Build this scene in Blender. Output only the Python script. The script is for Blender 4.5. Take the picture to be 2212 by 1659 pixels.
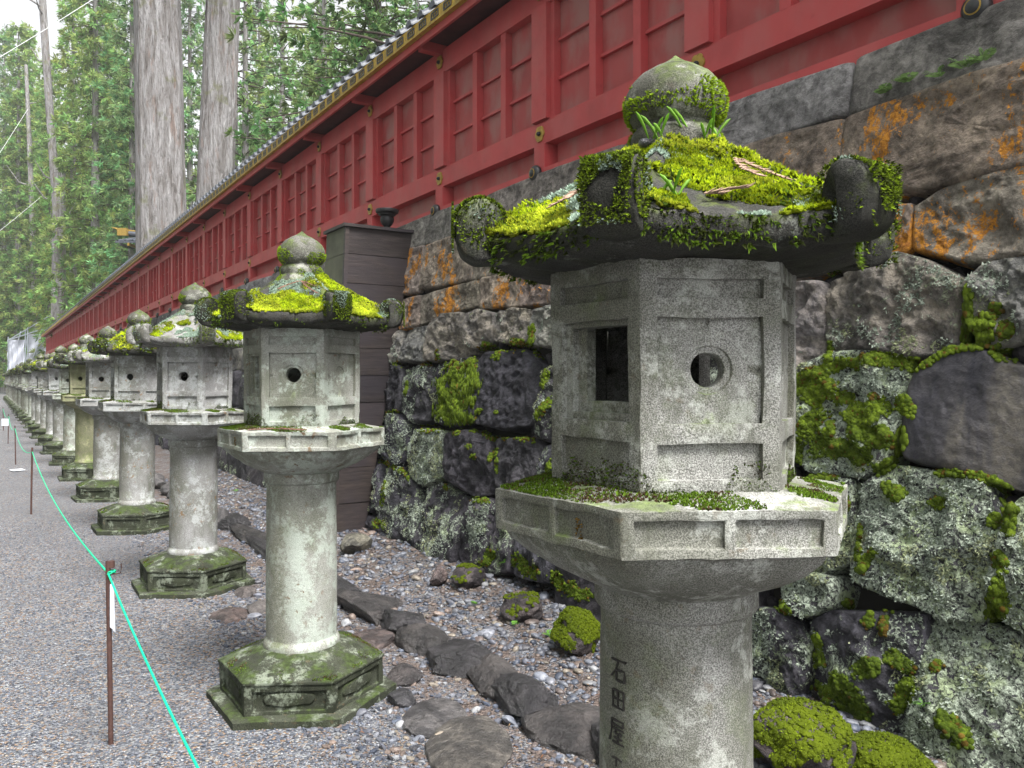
import bpy, bmesh, math, random
import numpy as np
from mathutils import Vector, Matrix
from mathutils.bvhtree import BVHTree

for _o in list(bpy.data.objects):
    bpy.data.objects.remove(_o, do_unlink=True)
SC = bpy.context.scene
COL = SC.collection
R = math.radians
random.seed(7)
RNG = np.random.default_rng(11)

# ------------------------------------------------------------------ camera
# Picture units: a 2212 x 1659 view of the photograph. X runs away from the path
# towards the wall, Y along the row of lanterns, Z up; metres.
PW, PH, PF = 2212.0, 1659.0, 1725.0
HOR = 818.0                        # picture row of the horizon
CAMZ = 1.55
THETA = math.atan((1106 + 25) / PF)
CT, ST = math.cos(THETA), math.sin(THETA)
cam_d = bpy.data.cameras.new('camera')
cam = bpy.data.objects.new('camera', cam_d)
COL.objects.link(cam)
cam_d.sensor_width = 36.0
cam_d.lens = 36.0 * PF / PW
cam_d.shift_y = -(PH / 2 - HOR) / PW
cam_d.clip_start = 0.05
cam_d.clip_end = 2000
cam.location = (0, 0, CAMZ)
cam.rotation_euler = (R(90), 0, -THETA)
SC.camera = cam

# ------------------------------------------------------------------ sky, sun, exposure
SUN_EL, SUN_AZ = 60.0, -86.0       # azimuth in the X-Y plane, degrees
world = bpy.data.worlds.new('World')
SC.world = world
world.use_nodes = True
wn = world.node_tree.nodes
wl = world.node_tree.links
wn.clear()
sky = wn.new('ShaderNodeTexSky')
sky.sky_type = 'NISHITA'
sky.sun_disc = False
sky.sun_elevation = R(SUN_EL)
sky.sun_rotation = R(90.0 - SUN_AZ)
sky.air_density = 1.0
sky.dust_density = 4.0
hs = wn.new('ShaderNodeHueSaturation')
hs.inputs['Saturation'].default_value = 0.10
bgn = wn.new('ShaderNodeBackground')
bgn.inputs['Strength'].default_value = 0.052
wo = wn.new('ShaderNodeOutputWorld')
wl.new(sky.outputs[0], hs.inputs['Color'])
wl.new(hs.outputs[0], bgn.inputs['Color'])
wl.new(bgn.outputs[0], wo.inputs['Surface'])

sun_d = bpy.data.lights.new('sun', 'SUN')
sun_d.energy = 1.5
sun_d.angle = R(25)
sun_d.color = (1.0, 0.97, 0.92)
sun = bpy.data.objects.new('sun', sun_d)
COL.objects.link(sun)
sv = Vector((math.cos(R(SUN_AZ)) * math.cos(R(SUN_EL)), math.sin(R(SUN_AZ)) * math.cos(R(SUN_EL)), math.sin(R(SUN_EL))))
sun.rotation_euler = sv.to_track_quat('Z', 'Y').to_euler()
sun.location = sv * 60

SC.view_settings.view_transform = 'Standard'
SC.view_settings.look = 'None'
SC.view_settings.gamma = 1.0
SC.view_settings.exposure = 2.72
SC.view_settings.use_curve_mapping = False
SC.render.engine = 'CYCLES'
SC.cycles.use_denoising = True
SC.cycles.max_bounces = 6
SC.cycles.diffuse_bounces = 3
SC.cycles.transparent_max_bounces = 4
SC.cycles.sample_clamp_indirect = 6.0

# ------------------------------------------------------------------ picture -> place
def ray(x, y):
    lat, up = (x - 1106) / PF, (HOR - y) / PF
    return np.array((ST + lat * CT, CT - lat * ST, up))
def on_ground(x, y, z=0.0):
    d = ray(x, y)
    return d * ((z - CAMZ) / d[2]) + np.array((0, 0, CAMZ))
def on_v(x, y, v):
    d = ray(x, y)
    return d * (v / d[0]) + np.array((0, 0, CAMZ))
def at_depth(x, y, dep):
    return ray(x, y) * dep + np.array((0, 0, CAMZ))
WV0, WB = 3.08, 0.165              # wall face at the ground, batter
def wall_v(z):
    return WV0 + WB * z
def on_wall(x, y):
    d = ray(x, y)                  # t*d0 = WV0 + WB*(CAMZ + t*d2)
    t = (WV0 + WB * CAMZ) / (d[0] - WB * d[2])
    return d * t + np.array((0, 0, CAMZ))
def disp(tag, pts):
    off, s = {'A': ((768, 493.7), .2232), 'B': ((740.6, 823), .4323), 'C': ((1663.4, 438.9), .4323),
              'D': ((1663.4, 823), .4323), 'E': ((1663.4, 1247.6), .4323), 'P': ((0, 0), 1.0)}[tag]
    return [(off[0] + s * x, off[1] + s * y) for x, y in pts]

# ------------------------------------------------------------------ noise
def _hash(ix, iy, iz, seed):
    n = (ix.astype(np.int64) * 374761393 + iy.astype(np.int64) * 668265263 + iz.astype(np.int64) * 1274126177 + seed * 974711) & 0xFFFFFFFF
    n = ((n ^ (n >> 13)) * 1274126177) & 0xFFFFFFFF
    n = ((n ^ (n >> 16)) * 2246822519) & 0xFFFFFFFF
    return ((n ^ (n >> 15)) & 0xFFFFFF) / float(0xFFFFFF)
def vnoise(p, seed=0):
    i = np.floor(p)
    f = p - i
    u = f * f * (3 - 2 * f)
    x, y, z = i[:, 0], i[:, 1], i[:, 2]
    out = 0
    for dx in (0, 1):
        wx = u[:, 0] if dx else 1 - u[:, 0]
        for dy in (0, 1):
            wy = u[:, 1] if dy else 1 - u[:, 1]
            for dz in (0, 1):
                wz = u[:, 2] if dz else 1 - u[:, 2]
                out = out + wx * wy * wz * _hash(x + dx, y + dy, z + dz, seed)
    return out * 2 - 1
def fbm(p, octv=4, gain=0.5, seed=0):
    p = np.asarray(p, float)
    a, s, t = 1.0, 0.0, 0.0
    for o in range(octv):
        s = s + a * vnoise(p * (2.03 ** o) + o * 17.3, seed + o)
        t += a
        a *= gain
    return s / t

# ------------------------------------------------------------------ object helpers
def mesh_np(name, V, F, cols=None, smooth=False):
    V = np.asarray(V, np.float32)
    F = np.asarray(F, np.int32)
    me = bpy.data.meshes.new(name)
    m, k = F.shape
    me.vertices.add(len(V))
    me.vertices.foreach_set('co', V.ravel())
    me.loops.add(m * k)
    me.loops.foreach_set('vertex_index', F.ravel())
    me.polygons.add(m)
    me.polygons.foreach_set('loop_start', np.arange(0, m * k, k, dtype=np.int32))
    me.polygons.foreach_set('use_smooth', np.full(m, bool(smooth)))
    me.update(calc_edges=True)
    if cols is not None:
        at = me.color_attributes.new('Col', 'FLOAT_COLOR', 'POINT')
        c4 = np.ones((len(V), 4), np.float32)
        c4[:, :3] = cols
        at.data.foreach_set('color', c4.ravel())
    return me
def mesh_bm(name, bm, smooth=False, angle=None):
    me = bpy.data.meshes.new(name)
    bmesh.ops.recalc_face_normals(bm, faces=bm.faces[:])
    bm.to_mesh(me)
    bm.free()
    if smooth:
        for p in me.polygons:
            p.use_smooth = True
        if angle:
            me.set_sharp_from_angle(angle=R(angle))
    return me
def link(name, me, mat=None, parent=None, loc=None, rot=None):
    o = bpy.data.objects.new(name, me)
    COL.objects.link(o)
    if mat is not None and me is not None and not me.materials:
        me.materials.append(mat)
    if parent is not None:
        o.parent = parent
    if loc is not None:
        o.location = loc
    if rot is not None:
        o.rotation_euler = rot
    return o
def tag(o, label=None, cat=None, group=None, kind=None):
    if label: o['label'] = label
    if cat: o['category'] = cat
    if group: o['group'] = group
    if kind: o['kind'] = kind
    return o
def thing(name, label, cat, loc=(0, 0, 0), rz=0.0, group=None):
    return tag(link(name, None, None, None, loc, (0, 0, rz)), label, cat, group)
def copy_tree(o, parent=None):
    c = o.copy()
    COL.objects.link(c)
    c.parent = parent
    for ch in list(o.children):
        copy_tree(ch, c)
    return c
BOXF = np.array([[0, 3, 2, 1], [4, 5, 6, 7], [0, 1, 5, 4], [1, 2, 6, 5], [2, 3, 7, 6], [3, 0, 4, 7]])
def box_vf(x0, x1, y0, y1, z0, z1):
    return np.array([(x0, y0, z0), (x1, y0, z0), (x1, y1, z0), (x0, y1, z0), (x0, y0, z1), (x1, y0, z1), (x1, y1, z1), (x0, y1, z1)], float)
def box_mesh(name, *a):
    return mesh_np(name, box_vf(*a), BOXF)
def boxes_mesh(name, lst):
    V = np.concatenate([box_vf(*a) for a in lst])
    F = np.concatenate([BOXF + 8 * i for i in range(len(lst))])
    return mesh_np(name, V, F)
def lathe(name, prof, n=32, smooth=True, angle=40, sx=1, sy=1):
    V, F = [], []
    for r, z in prof:
        for k in range(n):
            a = 2 * math.pi * k / n
            V.append((r * math.cos(a) * sx, r * math.sin(a) * sy, z))
    for i in range(len(prof) - 1):
        for k in range(n):
            F.append((i * n + k, i * n + (k + 1) % n, (i + 1) * n + (k + 1) % n, (i + 1) * n + k))
    me = mesh_np(name, np.array(V), np.array(F), smooth=smooth)
    if angle:
        me.set_sharp_from_angle(angle=R(angle))
    return me
def tube_vf(pts, rad, n=8):
    P = np.asarray(pts, float)
    rad = np.broadcast_to(np.asarray(rad, float), (len(P),))
    T = np.gradient(P, axis=0)
    T /= np.linalg.norm(T, axis=1, keepdims=True) + 1e-9
    up = np.where(np.abs(T[:, 2:3]) > .9, np.array([[1., 0, 0]]), np.array([[0, 0, 1.]]))
    A = np.cross(T, up)
    A /= np.linalg.norm(A, axis=1, keepdims=True) + 1e-9
    B = np.cross(T, A)
    ang = np.arange(n) * 2 * np.pi / n
    V = P[:, None] + rad[:, None, None] * (A[:, None] * np.cos(ang)[None, :, None] + B[:, None] * np.sin(ang)[None, :, None])
    F = []
    for i in range(len(P) - 1):
        for k in range(n):
            F.append((i * n + k, i * n + (k + 1) % n, (i + 1) * n + (k + 1) % n, (i + 1) * n + k))
    return V.reshape(-1, 3), np.array(F)
def tube(name, pts, rad, n=8):
    V, F = tube_vf(pts, rad, n)
    return mesh_np(name, V, F, smooth=True)
def ico(sub):
    bm = bmesh.new()
    bmesh.ops.create_icosphere(bm, subdivisions=sub, radius=1.0)
    V = np.array([v.co[:] for v in bm.verts])
    F = np.array([[v.index for v in f.verts] for f in bm.faces])
    bm.free()
    return V, F
ICO1, ICO2, ICO3, ICO5 = ico(1), ico(2), ico(3), ico(5)
def frames(N):
    N = N / (np.linalg.norm(N, axis=1, keepdims=True) + 1e-9)
    up = np.where(np.abs(N[:, 2:3]) > .9, np.array([[1., 0, 0]]), np.array([[0, 0, 1.]]))
    A = np.cross(up, N)
    A /= np.linalg.norm(A, axis=1, keepdims=True) + 1e-9
    return N, A, np.cross(N, A)
def tufts(P, N, size, cols, blades=3, width=.35, spread=.7, rng=RNG):
    """little pointed moss leaves standing on a surface"""
    n = len(P)
    N, A, B = frames(N)
    Vs, Cs = [], []
    for b in range(blades):
        th = rng.uniform(0, 2 * np.pi, n)[:, None]
        sz = (size * rng.uniform(.6, 1.3, n))[:, None]
        T = A * np.cos(th) + B * np.sin(th)
        S = -A * np.sin(th) + B * np.cos(th)
        tip = P + N * sz + T * sz * rng.uniform(.1, spread, n)[:, None]
        Vs.append(np.stack([P + S * sz * width - N * sz * .15, P - S * sz * width - N * sz * .15, tip], 1))
        k = rng.uniform(.75, 1.2, n)[:, None, None]
        cc = np.repeat(cols[:, None, :], 3, 1) * k
        Cs.append(cc)
    V = np.concatenate(Vs).reshape(-1, 3)
    C = np.concatenate(Cs).reshape(-1, 3)
    return V, np.arange(len(V)).reshape(-1, 3), C
def cushions(P, N, rad, hgt, cols, base=ICO1, stretch=None, seed=0):
    n = len(P)
    N, A, B = frames(N)
    T, F = base
    st = np.ones(n) if stretch is None else stretch
    V = P[:, None] + rad[:, None, None] * (A[:, None] * T[None, :, :1] + B[:, None] * T[None, :, 1:2] * st[:, None, None]) + hgt[:, None, None] * N[:, None] * T[None, :, 2:3]
    V = V.reshape(-1, 3)
    V = V + (fbm(V * 90, 2, seed=seed)[:, None]) * np.repeat(rad, len(T))[:, None] * .28 * np.repeat(N, len(T), 0)
    FF = (F[None] + (np.arange(n) * len(T))[:, None, None]).reshape(-1, 3)
    C = np.repeat(cols, len(T), 0) * (1 + .25 * fbm(V * 60, 2, seed=5))[:, None]
    return V, FF, C
def join(parts):
    V, F, C, o = [], [], [], 0
    for v, f, c in parts:
        V.append(v); F.append(f + o); C.append(c); o += len(v)
    return np.concatenate(V), np.concatenate(F), np.concatenate(C)
def rock_vf(size, seed, sub=ICO3, amp=.22, facets=8, fine=.05):
    T, F = sub
    V = T.copy()
    V = V * (1 + amp * fbm(T * 1.3 + seed * 3.7, 2, seed=seed)[:, None])
    # chisel a few flat facets
    rg = np.random.default_rng(seed)
    for _ in range(facets):
        d = rg.normal(size=3)
        d /= np.linalg.norm(d)
        k = V @ d
        lim = rg.uniform(.5, .8)
        V -= np.maximum(k - lim, 0)[:, None] * d * .92
    V += V * (fine * fbm(T * 6 + seed, 3, seed=seed + 9)[:, None])
    return V * np.array(size), F

# ------------------------------------------------------------------ materials
class NT:
    def __init__(self, name):
        self.m = bpy.data.materials.new(name)
        self.m.use_nodes = True
        self.t = self.m.node_tree
        self.t.nodes.clear()
        self.out = self.t.nodes.new('ShaderNodeOutputMaterial')
        self._geo = self._tc = self._oi = None
    def n(self, kind, **kw):
        x = self.t.nodes.new(kind)
        for k, v in kw.items():
            setattr(x, k, v)
        return x
    def put(self, sock, val):
        if val is None: return
        if isinstance(val, bpy.types.NodeSocket):
            self.t.links.new(val, sock)
        elif isinstance(val, (tuple, list)):
            sock.default_value = tuple(val) + ((1.0,) if len(val) == 3 and len(sock.default_value) == 4 else ())
        else:
            sock.default_value = val
    def pos(self):
        if not self._geo: self._geo = self.n('ShaderNodeNewGeometry')
        return self._geo.outputs['Position']
    def nz(self):
        self.pos()
        s = self.n('ShaderNodeSeparateXYZ')
        self.put(s.inputs[0], self._geo.outputs['Normal'])
        return s.outputs['Z']
    def xyz(self, v):
        s = self.n('ShaderNodeSeparateXYZ')
        self.put(s.inputs[0], v)
        return s.outputs
    def objc(self):
        if not self._tc: self._tc = self.n('ShaderNodeTexCoord')
        return self._tc.outputs['Object']
    def oi(self, k):
        if not self._oi: self._oi = self.n('ShaderNodeObjectInfo')
        return self._oi.outputs[k]
    def attr(self, nm='Col'):
        a = self.n('ShaderNodeAttribute')
        a.attribute_name = nm
        return a.outputs['Color']
    def scale(self, vec, s):
        m = self.n('ShaderNodeMapping')
        self.put(m.inputs['Vector'], vec)
        m.inputs['Scale'].default_value = s
        return m.outputs[0]
    def off(self, vec, val, k):
        c = self.n('ShaderNodeVectorMath', operation='MULTIPLY_ADD')
        self.put(c.inputs[0], val)
        c.inputs[1].default_value = (k, k * .7, k * .3)
        self.put(c.inputs[2], vec)
        return c.outputs[0]
    def noise(self, vec, scale, detail=3, rough=.55, dist=0.0, col=False):
        x = self.n('ShaderNodeTexNoise')
        self.put(x.inputs['Vector'], vec)
        x.inputs['Scale'].default_value = scale
        x.inputs['Detail'].default_value = detail
        x.inputs['Roughness'].default_value = rough
        x.inputs['Distortion'].default_value = dist
        return x.outputs['Color' if col else 'Fac']
    def voro(self, vec, scale, feature='F1', out='Distance', rand=1.0):
        x = self.n('ShaderNodeTexVoronoi', feature=feature)
        self.put(x.inputs['Vector'], vec)
        x.inputs['Scale'].default_value = scale
        x.inputs['Randomness'].default_value = rand
        return x.outputs[out]
    def rng(self, v, a, b, c=0.0, d=1.0, smooth=True):
        x = self.n('ShaderNodeMapRange')
        x.interpolation_type = 'SMOOTHSTEP' if smooth else 'LINEAR'
        self.put(x.inputs['Value'], v)
        for i, q in zip((1, 2, 3, 4), (a, b, c, d)):
            self.put(x.inputs[i], q)
        return x.outputs[0]
    def math(self, op, a, b=None, clamp=False):
        x = self.n('ShaderNodeMath', operation=op)
        x.use_clamp = clamp
        self.put(x.inputs[0], a)
        if b is not None: self.put(x.inputs[1], b)
        return x.outputs[0]
    def mix(self, f, a, b, mode='MIX'):
        x = self.n('ShaderNodeMix', data_type='RGBA', blend_type=mode)
        self.put(x.inputs[0], f)
        self.put(x.inputs[6], a)
        self.put(x.inputs[7], b)
        return x.outputs[2]
    def ramp(self, f, stops):
        x = self.n('ShaderNodeValToRGB')
        self.put(x.inputs[0], f)
        e = x.color_ramp.elements
        while len(e) < len(stops): e.new(.5)
        for q, (p, c) in zip(e, stops):
            q.position = p
            q.color = tuple(c) + (1.0,)
        return x.outputs[0]
    def bump(self, h, strength=.5, dist=.01, normal=None):
        x = self.n('ShaderNodeBump')
        self.put(x.inputs['Height'], h)
        x.inputs['Strength'].default_value = strength
        x.inputs['Distance'].default_value = dist
        if normal is not None: self.put(x.inputs['Normal'], normal)
        return x.outputs[0]
    def done(self, col, rough=.8, normal=None, metal=0.0, spec=.3, sheen=0.0, transl=0.0):
        p = self.n('ShaderNodeBsdfPrincipled')
        self.put(p.inputs['Base Color'], col)
        self.put(p.inputs['Roughness'], rough)
        self.put(p.inputs['Metallic'], metal)
        self.put(p.inputs['Specular IOR Level'], spec)
        if normal is not None: self.put(p.inputs['Normal'], normal)
        o = p.outputs[0]
        if transl:
            t = self.n('ShaderNodeBsdfTranslucent')
            self.put(t.inputs['Color'], col)
            mx = self.n('ShaderNodeMixShader')
            mx.inputs[0].default_value = transl
            self.t.links.new(o, mx.inputs[1])
            self.t.links.new(t.outputs[0], mx.inputs[2])
            o = mx.outputs[0]
        self.t.links.new(o, self.out.inputs['Surface'])
        return self.m

def m_granite(name, dark, light, lich, lichc, moss, stain=.5, stainc=(.12, .085, .05), patch=3.0, mossc=(.10, .15, .02), algae=.75):
    """weathered granite: salt-and-pepper grain, pale lichen patches, brown specks, green on ledges"""
    t = NT(name)
    v = t.off(t.objc(), t.oi('Random'), 40)
    wp = t.off(t.objc(), t.oi('Random'), 23)
    g = t.noise(v, 330, 2, .8)
    c = t.ramp(g, [(.30, [x * .5 for x in dark]), (.45, dark), (.58, light), (.74, [min(.85, x * 1.3) for x in light])])
    big = t.noise(wp, 2.2, 4, .6)
    c = t.mix(t.rng(big, .42, .60, 0, .72), c, t.mix(t.rng(g, .4, .6), [dark[0] * .38, dark[1] * .39, dark[2] * .33], [dark[0] * .85, dark[1] * .86, dark[2] * .74]))
    c = t.mix(t.math('MULTIPLY', t.rng(t.noise(t.scale(wp, (1, 1, .3)), 7, 6, .72), .50, .64), .62), c, [dark[0] * .5, dark[1] * .52, dark[2] * .42])
    # algae on the side that never dries
    t.objc()
    dp = t.n('ShaderNodeVectorMath', operation='DOT_PRODUCT')
    t.put(dp.inputs[0], t._tc.outputs['Normal'])
    dp.inputs[1].default_value = (.87, .5, 0)
    al = t.math('MULTIPLY', t.rng(dp.outputs['Value'], .35, .9), t.rng(t.noise(wp, 5, 5, .7), .30, .55, .45, 1.0))
    c = t.mix(t.math('MULTIPLY', al, algae), c, t.mix(t.rng(g, .38, .62), [dark[0] * .30, dark[1] * .30, dark[2] * .24], [dark[0] * .85, dark[1] * .84, dark[2] * .68]))
    ln = t.math('ADD', t.math('MULTIPLY', t.noise(wp, patch * 2.0, 7, .78, .1), .8), t.math('MULTIPLY', t.noise(wp, 55, 4, .7), .2))
    lm = t.rng(ln, .60 - .18 * lich, .66 - .15 * lich, 0, min(1.0, .25 + lich * .6))
    lm = t.math('MULTIPLY', lm, t.math('SUBTRACT', 1.0, t.math('MULTIPLY', al, .7 * algae)))
    c = t.mix(lm, c, t.mix(t.rng(g, .4, .6), [x * .75 for x in lichc], lichc))
    sp = t.noise(wp, 26, 4, .6)
    sm = t.math('MULTIPLY', t.rng(sp, .60, .66), t.rng(t.noise(wp, 3.4, 2), .5, .64, 0, stain))
    c = t.mix(sm, c, stainc)
    nz = t.nz()
    mm = t.math('MULTIPLY', t.rng(t.noise(wp, 9, 5, .65), .62 - .3 * moss, .72 - .26 * moss), t.rng(nz, -.2, .75, .12 * moss, min(1, moss * 1.3)))
    mc = t.ramp(t.noise(wp, 40, 3), [(.3, [x * .4 for x in mossc]), (.55, mossc), (.75, [x * 1.7 for x in mossc])])
    c = t.mix(mm, c, mc)
    h = t.math('ADD', t.math('MULTIPLY', g, .5), t.math('MULTIPLY', t.noise(v, 45, 4, .7), 1.0))
    h = t.math('ADD', h, t.math('MULTIPLY', mm, t.noise(v, 120, 3)))
    return t.done(c, .86, t.bump(h, .55, .006), spec=.25)
def m_rock(name, stone, stone2, lichen=(.42, .47, .38), orange=0.0, gloss=.75, wet=.3, relief=1.0):
    """wall stone: tint from object colour, lichen share from its alpha"""
    t = NT(name)
    v = t.pos()
    a = t.oi('Alpha')
    n1 = t.noise(v, 5.0, 8, .68, .5)
    n2 = t.noise(v, 28, 5, .7)
    c = t.ramp(n1, [(.28, [x * .4 for x in stone]), (.45, stone), (.6, stone2), (.78, [x * 1.5 for x in stone2])])
    c = t.mix(1.0, c, t.oi('Color'), 'MULTIPLY')
    c = t.mix(t.rng(n2, .40, .68, 0, .65), c, [x * .3 for x in stone])
    # leafy lichen in crusty patches
    ln = t.noise(v, 3.6, 7, .72, .3)
    fl = t.noise(v, 48, 4, .7, .8)
    thr = t.rng(a, 0, 1, .78, .32, smooth=False)
    lsum = t.math('ADD', t.math('MULTIPLY', ln, .72), t.math('MULTIPLY', fl, .28))
    lm = t.math('MULTIPLY', t.rng(t.math('SUBTRACT', lsum, thr), 0, .05), t.rng(t.noise(v, 42, 4, .7, 1.0), .40, .50))
    lc = t.mix(t.rng(fl, .36, .62), [x * .25 for x in lichen], [x * 1.15 for x in lichen])
    lc = t.mix(t.rng(t.noise(v, 9, 3), .45, .65), lc, [lichen[0] * .8, lichen[1] * .85, lichen[2] * .62])
    c = t.mix(lm, c, lc)
    if orange:
        on = t.noise(t.scale(v, (1, 1, .6)), 3.4, 7, .75, .3)
        om = t.rng(t.math('ADD', on, t.math('MULTIPLY', fl, .22)), .74 - .1 * orange, .79 - .1 * orange)
        c = t.mix(om, c, t.mix(t.rng(fl, .35, .65), (.26, .10, .018), (.55, .24, .03)))
    h = t.math('ADD', t.math('MULTIPLY', n1, 1.2), t.math('MULTIPLY', n2, .6))
    h = t.math('ADD', h, t.math('MULTIPLY', t.noise(v, 95, 4, .75), .35))
    h = t.math('ADD', h, t.math('MULTIPLY', lm, t.math('MULTIPLY', fl, 1.0)))
    return t.done(c, gloss, t.bump(h, .9, .03 * relief), spec=wet)
def m_vcol(name, rough=.9, transl=0.0, spec=.15, bump=0.0, bscale=200, vary=0.0):
    t = NT(name)
    c = t.attr()
    if vary:
        nv = t.noise(t.pos(), vary, 3, .6)
        c = t.mix(1.0, c, t.ramp(nv, [(.25, (.5, .5, .5)), (.5, (1, 1, 1)), (.8, (1.5, 1.45, 1.35))]), 'MULTIPLY')
    b = t.bump(t.noise(t.pos(), bscale, 3, .7), bump, .006) if bump else None
    return t.done(c, rough, b, spec=spec, transl=transl)
def m_flat(name, col, rough=.6, metal=0.0, vary=.25, vs=6.0, bump=.15, bs=60, spec=.4, dirt=None, dirt_amt=.5):
    t = NT(name)
    v = t.pos()
    nv = t.noise(v, vs, 5, .62)
    c = t.ramp(nv, [(.25, [x * (1 - vary) for x in col]), (.5, col), (.78, [min(.95, x * (1 + vary)) for x in col])])
    if dirt is not None:
        c = t.mix(t.rng(t.noise(v, vs * 2.3, 6, .7), .52, .66, 0, dirt_amt), c, dirt)
    return t.done(c, rough, t.bump(t.noise(v, bs, 4, .65), bump, .004), metal=metal, spec=spec)

# ------------------------------------------------------------------ palette
t = NT('gravel_ground')
v = t.pos()
ce = t.voro(v, 85, 'F1', 'Color')
cd = t.voro(v, 85, 'F1', 'Distance')
cr = t.ramp(t.xyz(ce)[0], [(.1, (.038, .044, .058)), (.4, (.10, .112, .138)), (.7, (.17, .18, .205)), (.95, (.29, .295, .30))])
cr = t.mix(t.rng(t.xyz(ce)[1], .8, .9), cr, (.22, .15, .10))
big = t.noise(v, .7, 4, .6)
cr = t.mix(t.rng(big, .42, .62, 0, .45), cr, (.12, .122, .135))
dirt = t.rng(t.math('ADD', t.xyz(v)[0], t.math('MULTIPLY', t.noise(v, 2.2, 3), .5)), 1.85, 2.15)
cr = t.mix(t.math('MULTIPLY', dirt, t.rng(t.noise(v, 6, 4), .35, .6)), cr, t.mix(t.rng(t.noise(v, 40, 4), .4, .6), (.055, .042, .038), (.15, .115, .10)))
M_GROUND = t.done(cr, .7, t.bump(t.math('SUBTRACT', 1.0, cd), .9, .02), spec=.35)
M_PEBBLE = m_vcol('pebbles', .45, 0, .5, .35, 160, 30)
M_MOSS = m_vcol('moss', .95, .18, .08, .9, 320, 45)
M_TUFT = m_vcol('moss_leaf', .9, .35, .1)
M_LEAF = m_vcol('leaf', .55, .45, .3)
M_COPING = m_rock('rock_coping', (.13, .122, .118), (.25, .235, .225), (.34, .34, .30), 0, .85, .25, .9)
M_BROWN = m_rock('rock_brown', (.16, .135, .115), (.30, .255, .21), (.38, .38, .30), .95, .85, .25, 1.8)
M_ORANGE = m_rock('rock_orange', (.16, .135, .115), (.30, .255, .21), (.38, .38, .30), 1.35, .85, .25, 1.8)
M_PALE = m_rock('rock_pale', (.15, .145, .14), (.30, .28, .24), (.44, .47, .38), .0, .8, .3, 1.9)
M_DARK = m_rock('rock_dark', (.022, .021, .027), (.072, .068, .080), (.40, .46, .37), 0, .7, .35, 1.0)
t = NT('rock_slab')
v = t.pos()
st_ = t.noise(t.scale(v, (1, 1, .12)), 7, 5, .6, .2)
c = t.ramp(st_, [(.34, (.018, .0175, .026)), (.5, (.048, .045, .050)), (.62, (.105, .094, .080))])
c = t.mix(t.rng(t.noise(v, 40, 4, .7), .4, .65, 0, .5), c, (.04, .038, .045))
M_SLAB = t.done(c, .55, t.bump(t.noise(v, 30, 6, .7), .6, .015), spec=.4)
M_WET = m_rock('rock_wet', (.045, .043, .046), (.125, .117, .117), (.35, .36, .30), 0, .34, .6, 1.2)
M_CORE = m_flat('wall_core', (.02, .018, .016), .95)
M_TWIG = m_flat('twig', (.16, .085, .06), .9, vary=.3, vs=30)

# ------------------------------------------------------------------ ground
def grid_mesh(name, xs, ys, zf, smooth=True):
    X, Y = np.meshgrid(xs, ys)
    P = np.stack([X.ravel(), Y.ravel(), np.zeros(X.size)], 1)
    P[:, 2] = zf(P)
    nx, ny = len(xs), len(ys)
    i = np.arange((ny - 1) * (nx - 1))
    r, c = i // (nx - 1), i % (nx - 1)
    a = r * nx + c
    return mesh_np(name, P, np.stack([a, a + 1, a + nx + 1, a + nx], 1), smooth=smooth)
def ground_z(P):
    near = np.clip(1 - np.hypot(P[:, 0] - 1, P[:, 1] - 6) / 14, 0, 1)
    return near * (.012 * fbm(P * 1.4, 3) + .004 * fbm(P * 9, 2)) - .004
xs = np.concatenate([[-400, -150, -60, -25, -10, -5], np.arange(-3, 3.2, .08), [4, 6, 10, 25, 60, 150, 400]])
ys = np.concatenate([[-400, -150, -50, -15, -6], np.arange(-3, 14, .1), [16, 20, 26, 35, 50, 80, 150, 400]])
tag(link('ground', grid_mesh('ground', xs, ys, ground_z), M_GROUND), 'grey gravel path and forest floor', None, kind='structure')

def bed_z(P):
    k = np.clip((P[:, 0] - 2.12) / .85, 0, 1)
    return .02 + .09 * k + .02 * fbm(P * 2.0, 3, seed=4) * k
xs = np.arange(2.10, 3.45, .06)
ys = np.concatenate([np.arange(-2, 16, .1), np.arange(16, 72, 1.0)])
tag(link('pebble_bed', grid_mesh('pebble_bed', xs, ys, bed_z), M_GROUND), 'raised bed of pebbles along the foot of the wall', None, kind='structure')

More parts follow.
